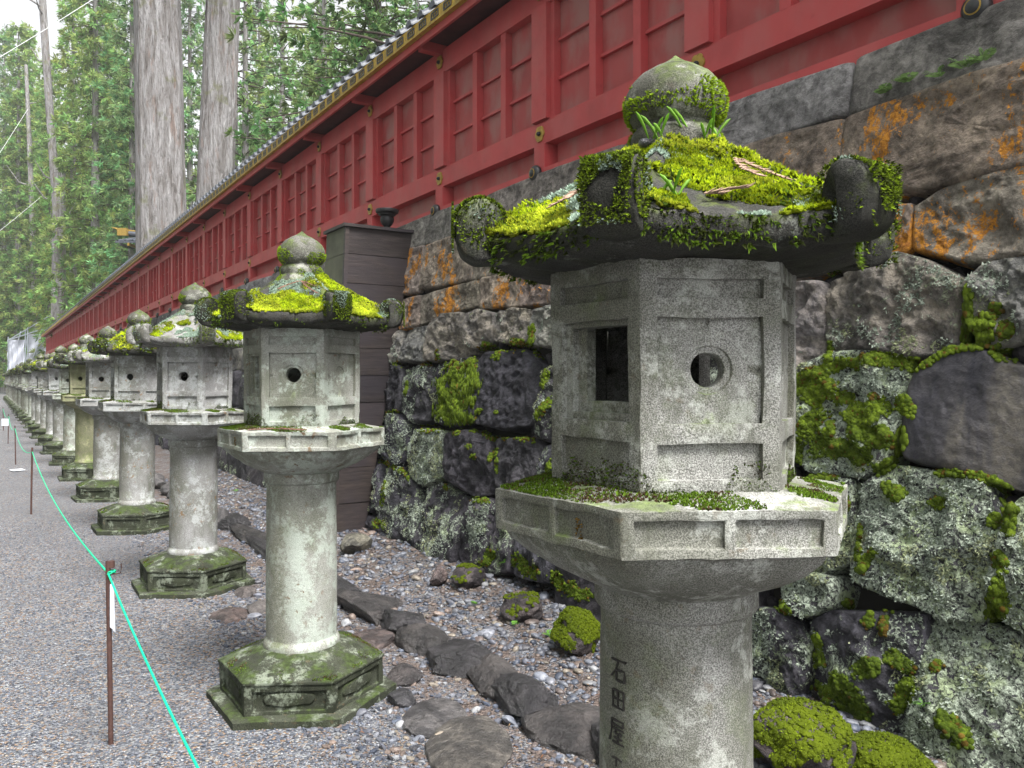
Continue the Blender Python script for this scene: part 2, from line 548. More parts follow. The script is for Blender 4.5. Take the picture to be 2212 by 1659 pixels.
# loose gravel and pebbles: real stones, far too many to count
PAL = np.array((.84, .88, .98)) * np.array([(.065, .075, .098), (.10, .112, .138), (.15, .155, .17), (.20, .20, .21), (.27, .265, .255), (.13, .10, .085), (.19, .14, .11), (.09, .092, .105), (.24, .20, .15), (.065, .062, .066), (.12, .122, .138), (.16, .165, .18)])
def pebbles(name, P, rad, base, flat, label, seed, pal=PAL):
    rg = np.random.default_rng(seed)
    n = len(P)
    Vs, Fs, Cs, o = [], [], [], 0
    for k in range(6):
        sel = np.arange(n)[k::6]
        if not len(sel): continue
        T, F = base
        T = T * (1 + .30 * fbm(T * 1.1 + 9.1 * k + seed, 2, seed=k)[:, None])
        a = rg.uniform(0, 6.28, len(sel))
        sx, sy, sz = rg.uniform(.75, 1.45, len(sel)), rg.uniform(.65, 1.1, len(sel)), flat * rg.uniform(.7, 1.25, len(sel))
        L = T[None] * np.stack([sx, sy, sz], 1)[:, None] * rad[sel][:, None, None]
        X = L[..., 0] * np.cos(a)[:, None] - L[..., 1] * np.sin(a)[:, None]
        Y = L[..., 0] * np.sin(a)[:, None] + L[..., 1] * np.cos(a)[:, None]
        tl = rg.normal(0, .25, (len(sel), 1))
        V = np.stack([X, Y, L[..., 2] + X * tl], 2) + P[sel][:, None]
        c = pal[rg.integers(0, len(pal), len(sel))] * rg.uniform(.7, 1.25, (len(sel), 1))
        Vs.append(V.reshape(-1, 3)); Cs.append(np.repeat(c, len(T), 0))
        Fs.append((F[None] + (np.arange(len(sel)) * len(T))[:, None, None]).reshape(-1, 3) + o)
        o += len(sel) * len(T)
    me = mesh_np(name, np.concatenate(Vs), np.concatenate(Fs), np.concatenate(Cs), smooth=len(base[0]) > 20)
    return tag(link(name, me, M_PEBBLE), label, name.split('_')[-1], kind='stuff')
def scatter(n, x0, x1, y0, y1, seed, power=1.0):
    rg = np.random.default_rng(seed)
    P = np.zeros((n, 3))
    P[:, 0] = rg.uniform(x0, x1, n)
    P[:, 1] = y0 + (y1 - y0) * rg.uniform(0, 1, n) ** power
    return P
P = scatter(36000, -.7, 1.5, 2.2, 10, 1, 1.8)
P[:, 2] = ground_z(P) + .002
pebbles('path_gravel', P, RNG.uniform(.0028, .0068, len(P)), ICO1, .6, 'fine grey gravel covering the open path', 21)
P = scatter(11000, 1.15, 2.2, 2.0, 10, 2, 1.5)
P[:, 2] = ground_z(P) + .003
keep = RNG.uniform(0, 1, len(P)) < np.clip(1.25 - np.abs(P[:, 0] - 1.45) * 1.05, .30, 1)
P = P[keep]
pebbles('row_gravel', P, .005 + .017 * RNG.uniform(0, 1, len(P)) ** 3.0, ICO2 if len(P) < 1 else ICO1, .6, 'mixed coarse gravel between the lantern pedestals', 22, PAL * .85)
P = scatter(9500, 2.12, 3.25, 1.6, 13, 3, 1.5)
P[:, 2] = bed_z(P) + .004
pebbles('bed_pebbles', P, .007 + .022 * RNG.uniform(0, 1, len(P)) ** 2.6, ICO2, .62, 'rounded river pebbles heaped along the wall foot', 23, PAL * .78)
P = scatter(160, 1.3, 3.1, 1.9, 10, 4)
P[:, 2] = np.where(P[:, 0] > 2.12, bed_z(P), ground_z(P)) + .008
pebbles('scattered_cobbles', P, RNG.uniform(.022, .045, len(P)), ICO3, .6, 'fist-sized cobbles lying among the pebbles', 24)

# ------------------------------------------------------------------ battered stone wall
NOUT = np.array((-1, 0, WB)) / math.hypot(1, WB)
def chaikin(P, cuts):
    for w in cuts:
        Q = np.roll(P, -1, 0)
        P = np.stack([(1 - w) * P + w * Q, w * P + (1 - w) * Q], 1).reshape(-1, 2)
    return P
def stone_vf(poly, seed, N=56, M=14, bulge=.10, amp=.035, gap=.012, square=False):
    P = np.asarray(poly, float)
    c = P.mean(0)
    d = P - c
    L = np.linalg.norm(d, axis=1, keepdims=True)
    P = c + d * (1 - gap / L)
    if square:
        Q = []
        for a, b in zip(P, np.roll(P, -1, 0)):
            Q += [a + (b - a) * f for f in (.0, .25, .5, .75)]
        P = chaikin(np.array(Q), (.2,))
    else:
        P = chaikin(P, (.08, .2))
    Pc = np.concatenate([P, P[:1]])
    cum = np.concatenate([[0], np.cumsum(np.linalg.norm(np.diff(Pc, axis=0), axis=1))])
    tq = np.linspace(0, cum[-1], N, endpoint=False)
    P = np.stack([np.interp(tq, cum, Pc[:, 0]), np.interp(tq, cum, Pc[:, 1])], 1)
    th = np.arctan2(P[:, 1] - c[1], P[:, 0] - c[0])
    r = np.linalg.norm(P - c, axis=1)
    r = r * (1 + .035 * fbm(np.stack([np.cos(th) * 2.2, np.sin(th) * 2.2, np.full(N, seed * 1.7)], 1), 3, seed=seed))
    rho = np.concatenate([[.04], np.linspace(.12, 1, M) ** .75, [1.0]])
    hh = bulge * np.maximum(1 - rho ** (20 if square else 18), 0) ** .5
    hh[-1] = -.22
    rg = np.random.default_rng(seed)
    tilt = rg.normal(0, .05, 2) * (0 if square else 1)
    S = c[0] + rho[:, None] * r[None] * np.cos(th)[None]
    T = c[1] + rho[:, None] * r[None] * np.sin(th)[None]
    H = np.broadcast_to(hh[:, None], S.shape).copy()
    W = np.stack([S.ravel() * 1.0, T.ravel(), np.full(S.size, seed * .37)], 1)
    env = np.clip(1.06 - rho ** 6, 0.05, 1)[:, None]
    nz = (amp * fbm(W * 4.0, 3, seed=seed) + amp * .75 * fbm(W * 12, 3, seed=seed + 3) + amp * .32 * fbm(W * 38, 2, seed=seed + 5)).reshape(S.shape)
    ridg = (np.abs(fbm(W * np.array((5, 9, 1)), 2, seed=seed + 7))).reshape(S.shape)
    H[:-1] += ((nz - amp * 1.0 * ridg) * env)[:-1]
    if not square:
        rm = r.mean()
        for _ in range(6):
            g = rg.uniform(0, 2 * np.pi)
            d = ((S - c[0]) * np.cos(g) + (T - c[1]) * np.sin(g)) / rm
            pl = bulge * rg.uniform(.75, 1.15) - np.maximum(d - rg.uniform(.1, .55), 0) * rg.uniform(.3, .9) * bulge * 1.2
            H[:-1] = np.minimum(H, pl + .8 * nz + .01)[:-1]
    H[:-1] += (tilt[0] * (S - c[0]) + tilt[1] * (T - c[1]))[:-1]
    V = np.stack([WV0 + WB * T, S, T], 2) + H[..., None] * NOUT
    K = len(rho)
    i, k = np.meshgrid(np.arange(K - 1), np.arange(N), indexing='ij')
    a = i * N + k
    b = i * N + (k + 1) % N
    F = np.stack([a, b, b + N, a + N], -1).reshape(-1, 4)
    # close the small hole in the middle with a fan
    V = V.reshape(-1, 3)
    V = np.concatenate([V, V[:N].mean(0, keepdims=True)])
    fan = np.stack([np.arange(N), np.full(N, len(V) - 1), (np.arange(N) + 1) % N, (np.arange(N) + 1) % N], 1)
    return V, F, fan[:, :3]
WALL = thing('stone_wall', 'battered wall of rough mossy boulders and coursed brown blocks under the red fence', 'wall', (WV0, 3, 0))
wall_tris = [[], [], 0]
def add_stone(poly, mat, seed, tint=(1, 1, 1), lich=.3, big=False, mid=True, name='stone', **kw):
    N, M = (110, 34) if big else ((60, 16) if mid else (28, 6))
    V, F, fan = stone_vf(poly, seed, N, M, **kw)
    Q = np.concatenate([F[:, [0, 1, 2]], F[:, [0, 2, 3]], fan])
    wall_tris[0].append(V); wall_tris[1].append(Q + wall_tris[2]); wall_tris[2] += len(V)
    org = np.array((WV0, 3, 0.0))
    me = mesh_np(name, V - org, Q, smooth=True)
    o = link(name, me, mat, WALL)
    o.color = (*tint, lich)
    return o
def uz(tag_, pts):
    out = []
    for x, y in disp(tag_, pts):
        p = on_wall(x, y)
        out.append((p[1], p[2]))
    return out
HAND = {
 'r2l': [('A', [(440, 700), (660, 650), (640, 940), (450, 1000)], 'b', .2), ('A', [(665, 650), (960, 570), (945, 800), (900, 860), (645, 940)], 'b', .2),
         ('A', [(965, 570), (1225, 500), (1215, 770), (950, 825)], 'b', .3), ('A', [(1235, 490), (1600, 400), (1600, 760), (1225, 790)], 'b', .3),
         ('A', [(1615, 400), (2000, 300), (1990, 720), (1610, 760)], 'b', .3)],
 'r3l': [('A', [(440, 1010), (490, 990), (480, 1290), (330, 1330), (380, 1130)], 'p', .3), ('A', [(500, 980), (770, 940), (725, 1300), (490, 1300)], 'p', .25),
         ('A', [(780, 930), (900, 840), (1060, 820), (1110, 850), (1095, 1150), (1190, 1200), (1000, 1270), (740, 1300)], 'p', .25),
         ('A', [(1115, 840), (1230, 790), (1390, 830), (1400, 900), (1370, 1100), (1200, 1180), (1100, 1130)], 'p', .35),
         ('A', [(1410, 830), (1560, 780), (1780, 800), (1745, 950), (1660, 1130), (1380, 1100)], 'p', .35),
         ('A', [(1790, 800), (1930, 760), (2100, 760), (2100, 1180), (1740, 1130), (1745, 950)], 'p', .3)],
 'r4l': [('A', [(310, 1350), (420, 1325), (530, 1360), (500, 1640), (470, 1780), (265, 1785), (230, 1700)], 'd', .2),
         ('A', [(535, 1370), (660, 1335), (800, 1350), (830, 1480), (800, 1700), (740, 1870), (600, 1890), (510, 1780)], 'd', .6),
         ('A', [(835, 1330), (1010, 1280), (1200, 1250), (1180, 1500), (1165, 1900), (950, 1920), (770, 1870), (785, 1600)], 'd', .4),
         ('A', [(1205, 1330), (1330, 1200), (1640, 1170), (1870, 1350), (1800, 1500), (1770, 1900), (1500, 1960), (1200, 1890), (1185, 1600)], 'd', .28),
         ('A', [(1875, 1370), (2000, 1330), (2200, 1300), (2200, 2050), (1900, 2060), (1785, 1990), (1830, 1600)], 'd', .55)],
 'r5l': [('B', [(165, 170), (205, 165), (205, 360), (165, 375)], 'd', .3), ('B', [(212, 170), (290, 165), (360, 230), (340, 330), (310, 420), (240, 420), (207, 360)], 'd', .55),
         ('B', [(370, 245), (530, 250), (530, 330), (520, 470), (420, 530), (342, 480), (350, 330)], 'd', .8),
         ('B', [(543, 265), (660, 248), (772, 290), (772, 560), (690, 585), (532, 500), (532, 340)], 'd', .12),
         ('B', [(785, 285), (960, 295), (1015, 330), (1005, 500), (880, 570), (778, 570)], 'd', .18),
         ('B', [(1030, 330), (1150, 320), (1160, 620), (1010, 600), (1015, 480)], 'd', .6)],
 'r6l': [('B', [(130, 385), (222, 420), (202, 640), (150, 655), (105, 590)], 'd', .4), ('B', [(226, 435), (300, 420), (395, 545), (387, 860), (310, 865), (207, 690), (205, 600)], 'd', .6),
         ('B', [(400, 540), (500, 508), (632, 590), (612, 650), (592, 915), (500, 915), (390, 855), (388, 660)], 'd', .62),
         ('B', [(625, 600), (760, 590), (865, 680), (872, 960), (700, 970), (600, 905), (612, 700)], 'd', .55), ('B', [(880, 620), (1000, 630), (1110, 690), (1090, 1020), (885, 980)], 'd', .4),
         ('B', [(90, 660), (200, 690), (250, 770), (320, 900), (180, 880), (75, 800)], 'd', .2)],
 'r2r': [('C', [(400, 150), (640, 25), (718, 15), (722, 230), (690, 262), (420, 320)], 'b', .25), ('C', [(735, 25), (900, -70), (1290, -190), (1300, 262), (1080, 305), (980, 300), (740, 240)], 'b', .2)],
 'r3r': [('C', [(20, 450), (92, 415), (290, 398), (287, 640), (262, 800), (100, 845), (20, 810)], 'p', .35),
         ('C', [(300, 400), (480, 330), (660, 256), (830, 310), (1000, 395), (965, 480), (950, 700), (880, 745), (740, 785), (500, 735), (320, 745), (292, 600)], 'p', .5),
         ('C', [(1020, 390), (1100, 320), (1290, 268), (1400, 270), (1400, 690), (1270, 690), (1130, 725), (1060, 690), (1010, 560)], 'p', .4)],
 'r4r': [('D', [(95, -20), (330, -130), (550, -142), (740, -85), (718, 30), (690, 200), (615, 410), (480, 485), (380, 472), (240, 460), (100, 340)], 'd', .85),
         ('D', [(762, -60), (960, -165), (1100, -140), (1290, -60), (1400, -60), (1400, 565), (1260, 548), (1070, 478), (860, 432), (690, 392), (694, 200), (722, 30)], 's', .05)],
 'r5r': [('D', [(110, 500), (290, 478), (442, 500), (442, 640), (424, 900), (300, 960), (150, 930), (90, 650)], 'd', .8),
         ('D', [(490, 515), (620, 430), (860, 455), (1080, 495), (1180, 660), (1200, 720), (1140, 900), (1118, 1060), (1070, 1200), (900, 1190), (740, 1115), (620, 1085), (455, 1000), (436, 850), (456, 680)], 'd', .85),
         ('D', [(1215, 680), (1290, 590), (1420, 600), (1420, 1260), (1270, 1245), (1165, 1190), (1135, 1000), (1185, 800)], 'd', .8),
         ('E', [(50, 40), (200, -40), (340, 0), (370, 60), (345, 150), (220, 200), (110, 172), (55, 110)], 'd', .8)],
 'r6r': [('E', [(-60, 150), (60, 168), (180, 240), (222, 330), (210, 500), (170, 580), (60, 625), (-60, 635)], 'd', .65),
         ('E', [(238, 222), (330, 172), (480, 176), (800, 190), (808, 330), (772, 500), (742, 640), (722, 805), (600, 815), (420, 775), (300, 685), (190, 580), (212, 420)], 'd', .5),
         ('E', [(846, 176), (1000, 214), (1220, 272), (1290, 400), (1400, 480), (1400, 1020), (1100, 1030), (900, 1000), (740, 900), (727, 780), (762, 620), (802, 400)], 'd', .8)],
}
MATK = {'b': M_BROWN, 'p': M_PALE, 'd': M_DARK, 's': M_SLAB, 'g': M_COPING}
ROWS = {'r0': (2.84, 3.13), 'r1': (2.39, 2.84), 'r2': (2.06, 2.39), 'r3': (1.66, 2.06), 'r4': (1.10, 1.66), 'r5': (.60, 1.10), 'r6': (.0, .60)}
KIND = {'r0': 'g', 'r1': 'b', 'r2': 'b', 'r3': 'p', 'r4': 'd', 'r5': 'd', 'r6': 'd'}
sseed = 100
ext = {}
def tint_of(rg, k):
    b = rg.uniform(.8, 1.25)
    return (b * rg.uniform(.95, 1.06), b, b * rg.uniform(.94, 1.08))
rgs = np.random.default_rng(5)
for key, lst in HAND.items():
    us, zs = [], []
    for tg, pts, k, lich in lst:
        poly = uz(tg, pts)
        us += [p[0] for p in poly]; zs += [p[1] for p in poly]
        sseed += 1
        add_stone(poly, M_ORANGE if key == 'r2r' else MATK[k], sseed, tint_of(rgs, k), lich, big=True,
                  bulge={'b': .045, 'p': .085, 'd': .09, 's': .06}[k], amp={'b': .034, 'p': .066, 'd': .055, 's': .012}[k], square=(k == 'b'), gap=-.012)
    ext[key] = (min(us), max(us), np.percentile(zs, 12), np.percentile(zs, 88))
def generic(u0, u1, z0, z1, k, lo, hi, big, mid, name='stone', jit=.035, out=None):
    global sseed
    u = u0
    while u < u1 - 1e-3:
        w = rgs.uniform(lo, hi)
        if u + w > u1 - .5 * lo: w = u1 - u
        j = lambda: rgs.normal(0, jit)
        q = jit * .8
        poly = [(u + abs(j()) * .3, z0 + q * rgs.uniform(-1, 1)), (u + w * .5, z0 - q * rgs.uniform(0, .6)), (u + w - abs(j()) * .3, z0 + q * rgs.uniform(-1, 1)), (u + w, (z0 + z1) / 2 + j()),
                (u + w - abs(j()) * .6, z1 + q * rgs.uniform(-1, .4)), (u + w * .5 + j(), z1 + q * rgs.uniform(0, .8)), (u + abs(j()) * .6, z1 + q * rgs.uniform(-1, .4)), (u, (z0 + z1) / 2 + j())]
        sseed += 1
        kw = dict(bulge={'b': .05, 'p': .09, 'd': .10, 'g': .035}[k], amp={'b': .028, 'p': .045, 'd': .045, 'g': .016}[k], square=k in 'bg', gap=-.012)
        if out is None:
            add_stone(poly, MATK[k], sseed, tint_of(rgs, k), rgs.uniform(.15, .7) if k == 'd' else rgs.uniform(.1, .4), big, mid, name, **kw)
        else:
            V, F, fan = stone_vf(poly, sseed, 12, 3, **kw)
            out.append((V, np.concatenate([F[:, [0, 1, 2]], F[:, [0, 2, 3]], fan])))
        u += w
# coping and the big coursed blocks
cj = on_wall(1850, 150)[1]
generic(cj - 5.0, cj, *ROWS['r0'], 'g', 1.7, 2.2, True, True, 'coping_stone', .012)
generic(cj, 7.75, *ROWS['r0'], 'g', 1.7, 2.3, True, True, 'coping_stone', .012)
r1j = [on_wall(768 + .2232 * q, 560)[1] for q in (1183, 680)]
generic(-1.6, 3.2, *ROWS['r1'], 'b', 1.2, 1.7, True, True, 'stone', .02)
generic(3.2, r1j[0], *ROWS['r1'], 'b', .9, 1.4, True, True, 'stone', .02)
generic(r1j[0], r1j[1], ROWS['r1'][0], ROWS['r1'][1], 'b', 2, 3, True, True, 'stone', .015)
generic(r1j[1], 7.8, ROWS['r1'][0], ROWS['r1'][1], 'b', .5, .6, True, True, 'stone', .015)
for r in ('r2', 'r3', 'r4', 'r5', 'r6'):
    a, b = ext[r + 'r'], ext[r + 'l']
    z0, z1 = .5 * (a[2] + b[2]), .5 * (a[3] + b[3])
    if r == 'r6': z0 = .02
    generic(a[1] + .01, b[0] - .01, ROWS[r][0], ROWS[r][1], KIND[r], .55, .8, False, True)
    generic(-1.5, a[0] - .01, ROWS[r][0], ROWS[r][1], KIND[r], .6, .9, False, True)
far = []
for r in ('r0', 'r1', 'r2', 'r3', 'r4', 'r5', 'r6'):
    s = {'r0': (1.7, 2.3), 'r1': (.8, 1.3)}.get(r, (.5, .85))
    u0 = max(7.78, ext[r + 'l'][1] + .01) if r + 'l' in ext else 7.8
    generic(u0, 20.0, *ROWS[r], KIND[r], *s, False, False, 'coping_stone' if r == 'r0' else 'stone', .015 if r == 'r0' else .03)
    generic(20.0, 71.0, *ROWS[r], KIND[r], *s, False, False, jit=.03, out=far)
V = np.concatenate([a for a, _ in far]); o_ = np.cumsum([0] + [len(a) for a, _ in far[:-1]])
F = np.concatenate([f + k for (_, f), k in zip(far, o_)])
fo = link('far_stones', mesh_np('far_stones', V - np.array((WV0, 3, 0.)), F, smooth=True), M_DARK, WALL)
fo.color = (1.25, 1.2, 1.1, .5)
tag(fo, kind='stuff')
core = np.array([(WV0 + .10, -2, -.1), (WV0 + 1.6, -2, -.1), (WV0 + 1.6, -2, 3.05), (wall_v(3.05) + .10, -2, 3.05)])
core = np.concatenate([core, core + np.array((0, 73.2, 0))]) - np.array((WV0, 3, 0.))
link('backing', mesh_np('backing', core, np.array([[0, 1, 2, 3], [7, 6, 5, 4], [0, 4, 5, 1], [1, 5, 6, 2], [2, 6, 7, 3], [3, 7, 4, 0]])), M_CORE, WALL)
# small wedge stones packed into the joints
rgc = np.random.default_rng(8)
cv, cf, co_ = [], [], 0
for k in range(620):
    zc = rgc.uniform(.02, 2.4)
    uc = rgc.uniform(.6, 8.2)
    V_, F_ = rock_vf(rgc.uniform(.04, .10, 3), 500 + k, ICO2, .25)
    V_ = V_ + np.array((wall_v(zc) + .075, uc, zc))
    cv.append(V_); cf.append(F_ + co_); co_ += len(V_)
ck = link('wedge_stones', mesh_np('wedge_stones', np.concatenate(cv) - np.array((WV0, 3, 0.)), np.concatenate(cf), smooth=True), M_DARK, WALL)
ck.color = (.9, .85, .8, .25)
tag(ck, kind='stuff')
BV = np.concatenate(wall_tris[0]); BF = np.concatenate(wall_tris[1])
WALL_BVH = BVHTree.FromPolygons(BV.tolist(), BF.tolist())
def hit_wall(x, y):
    d = ray(x, y)
    h = WALL_BVH.ray_cast(Vector((0, 0, CAMZ)), Vector(d).normalized())
    if h[0] is None: return None
    n = np.array(h[1][:])
    if n @ d > 0: n = -n
    return np.array(h[0][:]), n

# moss cushions growing in the joints and over some stones
MB, MD, MO = np.array((.135, .195, .018)), np.array((.055, .085, .012)), np.array((.13, .085, .018))
def moss_line(tag_, pts, rpx, bright=.6, brown=.15, dens=1.0, hang=0.0, rad=(.008, .018)):
    """(x, y) path in a picture zoom -> moss on the real stones behind it"""
    Q = np.array(disp(tag_, pts), float)
    s = {'A': .2232, 'P': 1.0}.get(tag_, .4323)
    rp = rpx * s
    if len(Q) == 1:
        Q = np.concatenate([Q, Q + .01])
    seg = np.linalg.norm(np.diff(Q, axis=0), axis=1)
    rp *= 1.2
    n = int(dens * (seg.sum() * 2 * rp + 3.14 * rp * rp) / 8.0) + 6
    cum = np.concatenate([[0], np.cumsum(seg)])
    l = RNG.uniform(0, cum[-1], n)
    X = np.interp(l, cum, Q[:, 0]); Y = np.interp(l, cum, Q[:, 1])
    a, q = RNG.uniform(0, 6.28, n), rp * np.sqrt(RNG.uniform(0, 1, n))
    X += np.cos(a) * q; Y += np.sin(a) * q
    P, Nn, C, Rr, E, K_ = [], [], [], [], [], []
    tail = np.where(RNG.uniform(0, 1, n) < .35, RNG.uniform(1.0, 1.6, n), 1.0)
    X = X + np.cos(a) * q * (tail - 1); Y = Y + np.abs(np.sin(a)) * q * (tail - 1)
    for x, y, qq in zip(X, Y, q):
        h = hit_wall(x, y)
        if h is None: continue
        K_.append(1.0 - qq / max(rp, 1e-6))
        P.append(h[0] + h[1] * .003); Nn.append(h[1])
        e = 1 - .45 * qq / max(rp, 1e-6)
        Rr.append(RNG.uniform(*rad) * e)
        w = np.clip(bright + RNG.normal(0, .22), 0, 1)
        c = MD * (1 - w) + MB * w
        if RNG.uniform() < brown * .6: c = MO * RNG.uniform(.6, 1.1)
        C.append(c)
        E.append(1 + hang * RNG.uniform(.5, 1.5))
    if not P: return None
    P, Nn, C, Rr, E, K_ = map(np.array, (P, Nn, C, Rr, E, K_))
    ok_ = K_ + .9 * fbm(P * 14, 3, seed=3) > .22
    if not ok_.any(): return None
    P, Nn, C, Rr, E = P[ok_], Nn[ok_], C[ok_], Rr[ok_], E[ok_]
    return cushions(P, Nn, Rr, Rr * .75, C, ICO2 if len(P) < 260 else ICO1, E, seed=n)
LINES = [
 ('A', [(900, 1350), (1150, 1290)], 70, .75, .2, 1.3, .6), ('A', [(830, 1480), (860, 1640), (830, 1800)], 60, .6, .05, 1.4, 2.2), ('A', [(960, 1420), (960, 1750), (900, 1850)], 90, .6, .03, 1.4, 2.2),
 ('A', [(1090, 1400), (1090, 1700)], 90, .55, .03, 1.3, 2.2), ('A', [(1000, 1800), (1110, 1850)], 60, .35, .1, 1, 1.5),
 ('A', [(1230, 1120), (1330, 1150)], 50, .5, .4), ('A', [(1345, 1250), (1400, 1170), (1480, 1130)], 45, .8, .1), ('A', [(1500, 1120), (1640, 1100)], 55, .4, .6),
 ('A', [(1705, 950), (1690, 1140)], 30, .6, .1, 1.4, 1), ('A', [(1720, 1180), (1880, 1220)], 55, .5, .4), ('A', [(1840, 1390), (1810, 1530)], 32, .9, 0, 1.5), ('A', [(795, 1170), (790, 1280)], 20, .4, .5),
 ('A', [(400, 1305)], 35, .7, .1), ('A', [(640, 1320), (720, 1310)], 30, .3, .8), ('A', [(500, 1490), (480, 1600)], 18, .5, .1, 1.5, 1),
 ('B', [(385, 236), (505, 236)], 20, .7, .3), ('B', [(215, 160), (280, 150)], 16, .4, .5), ('B', [(560, 255), (580, 255)], 14, .6, .2), ('B', [(640, 250), (670, 250)], 12, .8, 0), ('B', [(700, 258), (765, 290)], 15, .4, .3),
 ('B', [(790, 275), (960, 290)], 16, .4, .35), ('B', [(630, 330)], 14, .6), ('B', [(655, 372)], 12, .6), ('B', [(728, 392), (765, 350)], 15, .6), ('B', [(770, 385), (770, 460)], 9, .5), ('B', [(175, 385), (230, 420), (310, 450)], 16, .5, .3),
 ('B', [(205, 500), (195, 620)], 10, .5), ('B', [(175, 712)], 28, .6, .2), ('B', [(520, 528)], 16, .4, .6), ('B', [(650, 590), (730, 598)], 16, .5, .3), ('B', [(310, 455), (330, 490)], 10, .5),
 ('B', [(1030, 400), (1020, 500)], 16, .6, 0), ('B', [(680, 145)], 14, .7), ('B', [(768, 155)], 10, .8), ('B', [(740, 850), (700, 920)], 28, .45, .2),
 ('C', [(130, 890), (330, 810), (520, 775), (720, 800)], 38, .6, .25, 1.3), ('C', [(300, 700), (290, 790)], 20, .6, .2), ('C', [(760, 810), (900, 730), (1090, 720)], 18, .6, .1),
 ('C', [(990, 440), (985, 680)], 22, .55, .1, 1.2, 1), ('C', [(1060, 580), (1060, 690)], 40, .75, .05, 1.4, 1), ('C', [(1120, 520)], 40, .3, .7), ('C', [(1180, 630)], 38, .35, .6), ('C', [(1120, 735), (1270, 760)], 34, .5, .15),
 ('D', [(200, 60), (260, 20)], 66, .7, .05, 1.3), ('D', [(380, 170), (500, 160), (560, 120)], 50, .65, .04, 1.2), ('D', [(480, 260), (600, 300)], 60, .3, .05, 1.0), ('D', [(250, 170), (170, 240)], 46, .5, .05, 1.0), ('D', [(330, 300), (460, 380)], 56, .18, .08, .9),
 ('D', [(220, 70)], 60, .7, .05, 1.3), ('D', [(140, 40), (130, 0)], 36, .6), ('D', [(330, 95), (400, 80)], 30, .65), ('D', [(430, 150), (510, 180)], 48, .75, .02, 1.3), ('D', [(320, 210), (290, 250)], 36, .6), ('D', [(520, 80)], 22, .4, .5),
 ('D', [(670, 90), (690, 150)], 36, .6), ('D', [(660, 260), (640, 340)], 28, .6, 0, 1.2, 1), ('D', [(570, 240), (540, 300)], 36, .35), ('D', [(130, 300), (120, 460)], 32, .3, .1), ('D', [(230, 320), (380, 330)], 50, .22, .1), ('D', [(420, 260)], 45, .25),
 ('D', [(200, 480), (350, 480)], 18, .45, .2), ('D', [(560, 430), (600, 400)], 40, .35, .1), ('D', [(570, 530), (650, 560)], 40, .35, .1), ('D', [(850, 610)], 34, .55), ('D', [(850, 455), (1020, 470), (1120, 500), (1210, 560)], 22, .55, .25, 1.3),
 ('D', [(1200, 600), (1200, 760)], 32, .5, .1, 1.3, .5), ('D', [(1120, 690)], 30, .45), ('D', [(1150, 860), (1150, 930)], 30, .45), ('D', [(455, 720), (440, 900)], 12, .5, .1), ('D', [(510, 860), (450, 950)], 22, .5), ('D', [(370, 560), (390, 650)], 16, .4, .3),
 ('E', [(1135, 20), (1125, 190)], 40, .5, .05, 1.4, .6), ('E', [(480, 125), (640, 140)], 24, .4, .25), ('E', [(390, 130)], 24, .35, .3), ('E', [(495, 180), (490, 230)], 22, .4, .2), ('E', [(570, 200), (565, 270)], 20, .1, .9), ('E', [(230, 290), (240, 330)], 26, .7),
 ('E', [(240, 380), (260, 440)], 30, .4, .1), ('E', [(300, 560)], 90, .35, .05, 1.1), ('E', [(380, 600), (450, 700)], 60, .15, .05), ('E', [(680, 540), (650, 630)], 55, .5, .02, 1.2), ('E', [(500, 460)], 60, .12, .05), ('E', [(40, 130), (90, 170)], 26, .3, .2), ('E', [(600, 400), (700, 450)], 40, .15, .1),
 ('E', [(830, 440)], 24, .4, .3), ('E', [(850, 700), (1000, 850)], 50, .15, .1, .6), ('P', [(1190, 1240), (1270, 1290)], 16, .4), ('P', [(1110, 1205), (1160, 1240)], 14, .35), ('P', [(1160, 900), (1190, 860)], 8, .7),
]
parts = [q for q in (moss_line(*l) for l in LINES) if q]
V, F, C = join(parts)
mo = tag(link('moss', mesh_np('wall_moss', V - np.array((WV0, 3, 0.)), F, C, smooth=True), M_MOSS, WALL), 'green and rusty brown moss in the joints', kind='stuff')

# leafy lichen: crinkled flakes standing on the stones that carry it
def in_poly(P, poly):
    x, y = P[:, 0], P[:, 1]
    ins = np.zeros(len(P), bool)
    q = np.asarray(poly)
    for (x0, y0), (x1, y1) in zip(q, np.roll(q, -1, 0)):
        c_ = (y0 > y) != (y1 > y)
        xi = x0 + (y - y0) * (x1 - x0) / (y1 - y0 + 1e-12)
        ins ^= c_ & (x < xi)
    return ins
LP, LNn = [], []
for key, lst in HAND.items():
    for tg, pts, k, lich in lst:
        if k not in 'dp' or lich < .3: continue
        poly = np.array(uz(tg, pts))
        lo, hi = poly.min(0), poly.max(0)
        n = int((hi - lo).prod() * (9000 if key.endswith('r') else 6000))
        Q = RNG.uniform(lo, hi, (n, 2))
        Q = Q[in_poly(Q, poly)]
        W3 = np.stack([Q[:, 0], Q[:, 1], Q[:, 0] * 0 + 7.7], 1)
        m = .7 * fbm(W3 * 5.5, 4, seed=31) + .45 * fbm(W3 * 22, 3, seed=32)
        Q = Q[m > .42 - .62 * lich]
        for s_, z_ in Q:
            o_ = np.array((wall_v(z_), s_, z_)) + NOUT * .5
            h = WALL_BVH.ray_cast(Vector(o_), Vector(-NOUT))
            if h[0] is None: continue
            nn = np.array(h[1][:])
            LP.append(h[0][:]); LNn.append(nn if nn @ NOUT > 0 else -nn)
LP, LNn = np.array(LP), np.array(LNn)
LNn = LNn + RNG.normal(0, .35, LNn.shape)
lc_ = np.where((fbm(LP * 5, 2, seed=12) > .12)[:, None], np.array((.40, .44, .27)), np.array((.44, .50, .42))) * RNG.uniform(.55, 1.15, (len(LP), 1))
V, F, C = tufts(LP, LNn, np.full(len(LP), .0085), lc_, 3, .55, 1.6)
